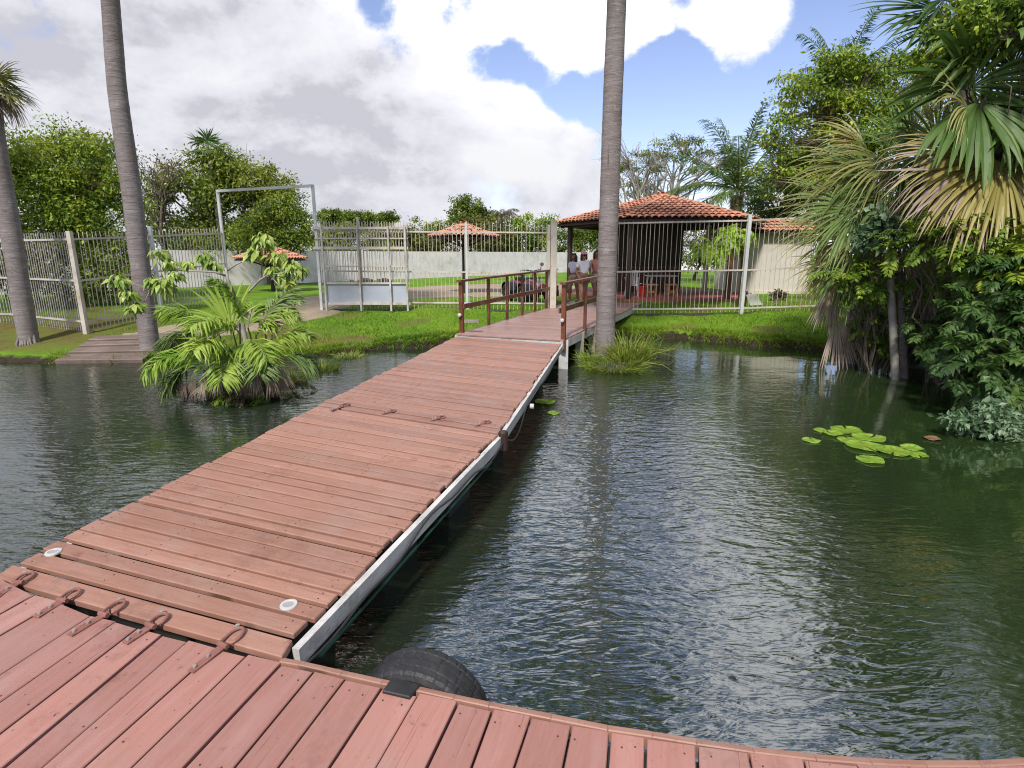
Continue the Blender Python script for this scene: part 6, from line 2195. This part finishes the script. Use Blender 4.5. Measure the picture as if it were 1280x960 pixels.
bush("broadleaf_shrub", "glossy round-leaved sprig in front of the drooping olive palm", (A(1110, 400, 10.6)[0], 10.9, 0), [ell(1105, 283, 10.1, 28, 18, 0.25), ell(1088, 300, 10.1, 18, 14, 0.2), ell(1132, 288, 10.1, 26, 12, 0.2)], 0.12, "leaf_pale", 40, 24, 203, SB, trunk_r=0.018, asp=0.75, crad=0.16, tint0=0.4)
spray_shrub("bright yellow-green leafy spray across the dead palm skirt", (A(1200, 420, 9.7)[0], 9.9, 0), [ell(1185, 298, 9.2, 62, 13, 0.35), ell(1245, 288, 9.1, 36, 18, 0.3), ell(1140, 304, 9.4, 26, 10, 0.25), ell(1215, 322, 9.1, 40, 12, 0.3)], "leaf_bright", 120, 0.42, 0.12, 0.055, 204, 0.45, SB, hang=0.15)
spray_shrub("small-leaved green shrub between the two hanging dead skirts", (A(1110, 420, 10.8)[0], 10.95, 0), [ell(1100, 350, 10.3, 46, 16, 0.3), ell(1145, 345, 10.2, 40, 18, 0.3), ell(1065, 340, 10.4, 26, 10, 0.25), ell(1175, 350, 9.9, 30, 8, 0.3)], "leaf_bright", 84, 0.34, 0.11, 0.055, 205, 0.40, SB, hang=0.2)
spray_shrub("big dark compound-leaved shrub at the right edge over the water", (A(1275, 480, 8.2)[0] + 0.4, 8.3, 0), [ell(1262, 425, 7.9, 36, 60, 0.5), ell(1218, 440, 7.7, 26, 18, 0.3), ell(1268, 350, 8.2, 34, 40, 0.5), ell(1232, 385, 8.0, 28, 20, 0.4), ell(1272, 490, 7.8, 30, 40, 0.5), ell(1212, 466, 7.6, 30, 10, 0.25), ell(1250, 500, 7.6, 30, 16, 0.25)],
            "leaf_green", 270, 0.42, 0.15, 0.068, 206, 0.40, SB, hang=0.25)
spray_shrub("yellow-green top of the big right shrub against dark palms", (A(1275, 400, 8.6)[0], 8.7, 0), [ell(1258, 338, 8.3, 26, 20, 0.4), ell(1275, 312, 8.3, 20, 14, 0.3)], "leaf_bright", 50, 0.38, 0.12, 0.058, 207, 0.5, SB, hang=0.15)
spray_shrub("fresh green low shrub at the waterline between slim trunks and big shrub", (A(1190, 460, 9.6)[0] + 0.3, 10.0, 0), [ell(1178, 425, 9.5, 24, 18, 0.3), ell(1195, 400, 9.6, 26, 16, 0.3), ell(1160, 405, 9.9, 18, 12, 0.25)], "leaf_green", 70, 0.36, 0.12, 0.058, 210, 0.5, SB, hang=0.25)
spray_shrub("small green shrub tucked under the low olive palm beside its dead leaves", (A(1095, 440, 10.9)[0], 11.3, 0), [ell(1090, 400, 10.8, 16, 22, 0.25), ell(1105, 425, 10.8, 12, 14, 0.2)], "leaf_mid", 40, 0.32, 0.10, 0.05, 211, 0.45, SB, hang=0.25)
bush("broadleaf_shrub", "pale blue-green leaved bough hanging lowest over the lily pads", (A(1282, 520, 7.0)[0] + 0.2, 7.1, 0), [ell(1232, 530, 6.75, 38, 22, 0.25), ell(1258, 552, 6.7, 28, 18, 0.2), ell(1205, 528, 6.75, 18, 12, 0.15), ell(1272, 530, 6.8, 20, 30, 0.2), ell(1245, 512, 6.8, 30, 12, 0.2)], 0.085, "leaf_pale", 90, 24, 208, SB, trunk_r=0.018, crad=0.13, asp=0.55, tint0=0.5, flat=0.6)
bush("broadleaf_shrub", "dark understorey shrub at the waterline below the dead skirts", (A(1210, 450, 10.2)[0], 10.4, 0), [ell(1215, 455, 9.9, 60, 22, 0.5), ell(1100, 430, 11.4, 60, 22, 0.4), ell(1170, 430, 10.9, 40, 30, 0.4)], 0.11, "leaf_dark", 64, 55, 209, SB, trunk_r=0.018, crad=0.24, tint0=0.1)

# ---- hanging ferns on the pavilion
for k, (px, py, Y, rx, ry, lab) in enumerate(((915, 295, 17.5, 21, 12, "bright hanging fern with long fronds right of the steel fence post"), (893, 312, 17.6, 24, 13, "wide hanging fern lower left of the other beside the timber post"))):
    c_ = A(px, py, Y)
    fr_ = thing("hanging_fern", lab, "fern", c_, "ferns hanging under the pavilion eave")
    rng = np.random.default_rng(300 + k)
    mf, mb = MB(), MB()
    for j in range(46):
        a = rng.random() * 2 * PI
        e = rng.uniform(-0.1, 1.1)
        d = np.array([math.cos(a) * math.cos(e), math.sin(a) * math.cos(e), math.sin(e)])
        pinnate(mf, mb, c_ + rng.normal(size=3) * np.array([0.2, 0.15, 0.04]), d, rng.uniform(0.5, 1.0) * (1.3 if k == 0 and j % 3 == 0 else 1), rng.uniform(2.2, 4.0), 0.13, 14, 0.72, rng, 0.3, 0.045, 0.004)
    mf.build("fronds", M["fern"], fr_)
    mb.build("stalks", M["petiole"], fr_)
    mb = MB()
    disc(mb, c_ - np.array([0, 0, 0.2]), 0.16, 0.2, 14, 0.4, [(0, 0), (0.7, 0.0), (1.0, 0.2), (0.9, 0.2), (0, 0.17)])
    mb.build("pot", M["brownwood"], fr_)
    mb = MB()
    mb.tube([c_, c_ + np.array([0, 0.9, 0.35])], 0.006, 5)
    mb.build("hanger", M["boltsteel"], fr_)
fp = A(928, 350, 17.7)
mb = MB()
mb.tube([(fp[0], 17.7, gh(fp[0], 17.7) - 0.1), (fp[0] + 0.02, 17.7, 1.6), (fp[0] - 0.10, 17.65, A(915, 297, 17.5)[2] - 0.22)], [0.10, 0.085, 0.07], 9, 0.4)
tag(mb.build("fern_post", M["deadstalk"]), "dark tree-fern post carrying the bright fern right of the pavilion", "post")
bush("dry_shrub", "small brown dry shrub on the grass before the cabin wall", (A(972, 375, 19.2)[0], 19.2, 0), [ell(968, 370, 19.2, 13, 7, 0.3), ell(980, 366, 19.2, 8, 5, 0.2)], 0.10, "leaf_rust", 14, 26, 305, None, crad=0.12)

# ---- palm island in the left water
IY = 8.75
isl = thing("palm_island", "low palm clump with bright fans and dead hanging leaves standing in the left water", "palm clump", (A(290, 490, IY)[0], IY, 0))
icen = A(292, 470, IY)
mb = MB()
th_ = np.linspace(0, 2 * PI, 28, endpoint=False)
c0_ = G(292, 487, 0.0)
V = [(c0_[0] + 0.95 * f_ * math.cos(a) * (1 + 0.15 * math.sin(3 * a) + 0.06 * math.sin(7 * a)), c0_[1] + 0.05 + 0.42 * f_ * math.sin(a), z + 0.03 * math.sin(5 * a)) for (f_, z) in ((1.0, -0.3), (0.92, 0.02), (0.6, 0.06), (0.3, 0.10)) for a in th_]
mb.add(V, [(i * 28 + k, i * 28 + (k + 1) % 28, (i + 1) * 28 + (k + 1) % 28, (i + 1) * 28 + k) for i in range(3) for k in range(28)] + [tuple(range(84, 112))], 0.1)
mb.build("root_mound", M["stone"], isl, smooth=True)
stumps = []
for (px, py) in ((262, 470), (300, 462), (335, 462), (282, 455), (318, 452)):
    q = A(px, py, IY + 0.05)
    mb = MB()
    palm_trunk(mb, [(q[0], IY + 0.1, -0.2), (q[0], IY + 0.1, q[2])], [0.13, 0.10], 60, 10, 0.06)
    mb.build("stem", M["deadstalk"], isl)
    stumps.append(np.array([q[0], IY + 0.1, q[2]]))
rng = np.random.default_rng(400)
for k, (hub, tip, R, mat, dY, dr, sp, nsg) in enumerate((
    ((275, 420), (235, 395), 0.95, "fan_bright", -0.3, 0.8, 0.85, 30), ((300, 415), (262, 402), 1.05, "fan_bright", -0.6, 0.75, 0.8, 30), ((320, 420), (348, 392), 0.85, "fan_bright", -0.1, 0.6, 0.7, 28),
    ((250, 440), (212, 448), 0.9, "fan_bright", -0.4, 0.7, 0.9, 30), ((262, 450), (225, 462), 0.75, "fan_bright", -0.7, 0.6, 1.0, 28), ((330, 400), (355, 368), 0.8, "fan_green", 0.3, 0.5, 0.7, 26),
    ((300, 405), (288, 375), 0.75, "fan_bright", -0.2, 1.0, 1.0, 28), ((345, 430), (378, 412), 0.6, "fan_bright", -0.2, 0.8, 0.9, 24), ((240, 415), (205, 425), 0.9, "fan_green", 0.2, 1.0, 0.7, 26),
    ((270, 470), (262, 500), 0.42, "fan_bright", -0.5, 0.5, 1.3, 24), ((305, 430), (285, 450), 0.7, "fan_bright", -0.9, 0.9, 1.2, 28), ((330, 435), (322, 460), 0.6, "fan_green", -0.7, 0.8, 1.1, 26),
    ((268, 432), (228, 440), 0.85, "fan_bright", -0.9, 0.9, 1.0, 28), ((312, 425), (340, 440), 0.7, "fan_bright", -0.8, 0.9, 1.0, 28), ((290, 412), (268, 385), 0.9, "fan_bright", 0.0, 0.9, 1.0, 28), ((310, 410), (318, 380), 0.75, "fan_bright", 0.2, 0.9, 1.0, 28), ((295, 440), (272, 470), 0.7, "fan_bright", -1.0, 0.9, 1.0, 28), ((285, 435), (250, 425), 0.8, "fan_bright", -0.9, 0.9, 1.0, 28), ((355, 445), (385, 450), 0.5, "fan_green", -0.3, 0.9, 1.0, 24), ((235, 460), (215, 475), 0.45, "fan_green", -0.4, 0.8, 1.1, 22))):
    src = min(stumps, key=lambda s_: abs(s_[0] - A(hub[0], hub[1], IY)[0]))
    if k in (4, 9, 10, 12, 14):
        fan_px(isl, hub, IY - 0.02 * k, tip, R * 0.9, mat, 410 + k, dY, int(nsg * 0.7), sp * 1.1, dr * 0.6, 0.5, src, up=(0, -0.8, 0.6), tint=0.5 + 0.1 * (k % 3), td=0.7, petr=0.012)
    else:
        h3, t3_ = A(hub[0], hub[1], IY - 0.02 * k), A(tip[0], tip[1], IY + dY)
        d_ = unit(t3_ - h3) + np.array([0, 0, 0.25])
        stem, blade = MB(), MB()
        petiole(stem, src, h3, 0.014, 0.011, 0.1)
        pinnate(blade, stem, h3, d_, R * 0.95, 0.9 + 0.5 * rng.random(), 0.38, 30, 0.62 + 0.12 * (k % 3), rng, 0.12, 0.038, 0.010, 0.75)
        f = blade.build("frond", M[mat], isl)
        stem.build("midrib", M["petiole"], f)
for k, (hub, tip, R, sp, tn) in enumerate((((302, 448), (307, 490), 0.48, 0.30, 0.85), ((285, 460), (288, 500), 0.42, 0.5, 0.6), ((325, 450), (332, 485), 0.50, 0.45, 0.5), ((345, 452), (365, 488), 0.52, 0.30, 0.65), ((262, 470), (255, 500), 0.36, 0.6, 0.4), ((245, 475), (228, 500), 0.35, 0.6, 0.15), ((350, 470), (356, 495), 0.32, 0.5, 0.3), ((232, 480), (215, 500), 0.25, 0.8, 0.1), ((310, 470), (314, 500), 0.35, 0.6, 0.2), ((272, 462), (270, 500), 0.42, 0.35, 0.8), ((292, 458), (296, 500), 0.45, 0.3, 0.3), ((318, 458), (322, 500), 0.46, 0.3, 0.75), ((336, 462), (345, 500), 0.42, 0.3, 0.55), ((255, 478), (245, 505), 0.3, 0.5, 0.7))):
    fan_px(isl, hub, IY - 0.30 - 0.02 * k, tip, R, "fan_dead", 440 + k, 0.0, 15, sp, 0.2, 0.4, None, up=(0, -1, 0.2), tint=tn, td=0.2)

for k, (px, py) in enumerate(((238, 494), (262, 500), (284, 503), (306, 503), (328, 501), (350, 497), (366, 490), (222, 486))):
    h3 = G(px, py - 5, 0.05)
    blade = MB()
    for j in range(7):
        a = rng.uniform(-PI, 0.2)
        e = rng.uniform(0.3, 1.2)
        pinnate(blade, blade, h3 + rng.normal(size=3) * np.array([0.08, 0.05, 0.02]), (math.cos(a) * math.cos(e), math.sin(a) * math.cos(e), math.sin(e)), rng.uniform(0.16, 0.34), 1.6, 0.09, 10, 0.45 + 0.2 * rng.normal(), rng, 0.2, 0.022, 0.004)
    blade.build("undergrowth_fern", M["leaf_mid"] if k % 3 else M["leaf_rust"], isl)

# ---- sapling with big drooping leaves behind the island
sY = 9.7
sap = thing("sapling", "pale-stemmed sapling with big drooping light green leaves behind the palm island", "tree", (A(308, 445, sY)[0], sY, 0.0))
rng = np.random.default_rng(500)
S = lambda px, py, dy=0.0: A(px, py, sY + dy)
mb = MB()
main = [S(311, 470), S(308, 430), S(302, 400), S(294, 372)]
main[0][2] = -0.2
mb.tube(main, [0.052, 0.043, 0.038, 0.035], 9, 0.4)
ends = []
for pts, r in (([(294, 372), (285, 350), (282, 335)], 0.042), ([(296, 378), (310, 365), (325, 350), (336, 343)], 0.035), ([(283, 345), (268, 340), (245, 339), (222, 338), (205, 338)], 0.026), ([(284, 338), (296, 330), (306, 326), (312, 316)], 0.022),
               ([(325, 350), (328, 330), (330, 312)], 0.02), ([(336, 343), (352, 342), (366, 334)], 0.018), ([(222, 338), (205, 352), (190, 358), (178, 358)], 0.018), ([(205, 338), (195, 325), (200, 318)], 0.014),
               ([(312, 316), (316, 308)], 0.014), ([(245, 339), (238, 330), (232, 326)], 0.012), ([(190, 358), (182, 375), (172, 385)], 0.012), ([(178, 358), (160, 352), (150, 352)], 0.012), ([(268, 340), (258, 328), (256, 324)], 0.012),
               ([(336, 343), (352, 360), (358, 372)], 0.014), ([(366, 334), (376, 330)], 0.01), ([(311, 440), (345, 420), (362, 395), (366, 372)], 0.018), ([(340, 425), (340, 395), (346, 375)], 0.014)):
    P = [S(x, y, 0.15 * rng.normal()) for (x, y) in pts]
    P[0] = S(*pts[0])
    mb.tube(P, np.linspace(r * 0.72, r * 0.4, len(P)), 7, 0.3)
mb.build("trunk", M["barkpale"], sap, smooth=True)
mb = MB()
for (px, py, n, r) in ((330, 302, 34, 0.20), (318, 318, 22, 0.18), (345, 322, 26, 0.20), (366, 334, 26, 0.18), (352, 345, 18, 0.14), (376, 340, 12, 0.12), (340, 338, 14, 0.12), (200, 318, 14, 0.14), (212, 330, 12, 0.13), (255, 322, 20, 0.15), (266, 332, 12, 0.12),
                       (150, 352, 26, 0.18), (170, 385, 26, 0.17), (160, 368, 18, 0.15), (205, 358, 36, 0.20), (190, 352, 14, 0.13), (232, 330, 12, 0.10), (218, 345, 14, 0.12), (366, 372, 12, 0.12), (346, 378, 10, 0.1), (362, 388, 12, 0.12), (340, 408, 12, 0.12), (358, 352, 10, 0.1)):
    n = int(n * 3.0)
    c_ = S(px, py - 3)
    v = unit(rng.normal(size=(n, 3)) * np.array([1, 1, 0.6]))
    pos = c_ + v * r * rng.random((n, 1)) * 0.7
    d = v * np.array([0.8, 0.8, 0.2]) + np.array([0, 0, -0.75]) + rng.normal(size=(n, 3)) * 0.25
    L = rng.uniform(0.10, 0.21, n)
    leaves(mb, pos, d, unit(v + np.array([0, -0.5, 0.7])), L, L * 0.46, rng.normal(0.62, 0.2, n), 0.25)
mb.build("foliage", M["leaf_sapling"], sap)

# ---- water-lily pads
PG = "lily pads floating on the right"


def pad(px, py, r, label, group, mat="pad", seed=0, name="lily_pad", cat="lily pad", notch=True):
    rng = np.random.default_rng(seed)
    c = G(px, py, 0.012)
    n = 34
    a0 = rng.random() * 2 * PI
    a = a0 + np.linspace(0.10 if notch else 0, 2 * PI - (0.10 if notch else 0.18), n)
    V = [c + np.array([0, 0, 0.002])]
    for f_, z in ((0.55, 0.003), (0.93, 0.003), (1.0, 0.028 * rng.random() ** 2 + 0.003)):
        for k, q in enumerate(a):
            rr_ = r * f_ * (1 + 0.035 * math.sin(q * 5 + seed) + 0.02 * math.sin(q * 11 + seed * 2))
            V.append(c + np.array([rr_ * math.cos(q), rr_ * 0.95 * math.sin(q), z + 0.006 * f_ * math.sin(q * 3 + seed)]))
    F = [(0, 1 + k, 2 + k) for k in range(n - 1)]
    for i in range(2):
        F += [(1 + i * n + k, 1 + (i + 1) * n + k, 1 + (i + 1) * n + k + 1, 1 + i * n + k + 1) for k in range(n - 1)]
    m0 = len(V)
    V += [v - np.array([0, 0, 0.006]) for v in V[1 + 2 * n:1 + 3 * n]]
    F += [(1 + 2 * n + k, m0 + k, m0 + k + 1, 2 + 2 * n + k) for k in range(n - 1)]
    tt = [0.5 + 0.15 * rng.normal()] + [0.45 + 0.2 * rng.normal() + 0.08 * math.sin(q * 9) for _ in range(3) for q in a]
    tt += [0.4] * n
    mb = MB()
    mb.add(V, F, np.array(tt))
    o = mb.build(name, M[mat], smooth=True)
    return tag(o, label, cat, group)


for k, (px, py, w, lab) in enumerate((
    (1014, 550, 11, "small lone lily pad at the left of the pad group"), (1026, 537.5, 9, "tiny thin lily pad at the upper left of the pad group"), (1041, 542.5, 12, "narrow lily pad tucked left of the topmost pad"),
    (1058, 537, 18, "topmost broad lily pad of the group"), (1062, 549.5, 14, "lily pad just below the topmost pad"), (1086, 548, 19, "broad lily pad at the centre of the group"), (1080, 557.5, 22, "widest lily pad at the front of the centre pair"),
    (1117, 564, 20, "large lily pad touching the rightmost pair"), (1139, 560.5, 13, "lily pad at the back of the rightmost pair"), (1147, 568, 12, "lily pad at the front of the rightmost pair"), (1088, 574.5, 16, "lone lily pad nearest the camera"),
    (681, 503, 13, "green lily pad beside the gangway's white beam"), (692, 516, 8, "small lily pad in front of the one beside the gangway"))):
    r = w * mpp(py, G(px, py, 0)[1]) * 0.98
    pad(px, py, r, lab, PG if k < 11 else "lily pads beside the gangway", "pad", 600 + k)
pad(1165, 548, 9 * mpp(548, G(1165, 548)[1]), "single brown leaf floating right of the lily pads", None, "padbrown", 640, "floating_leaf", "leaf", False)
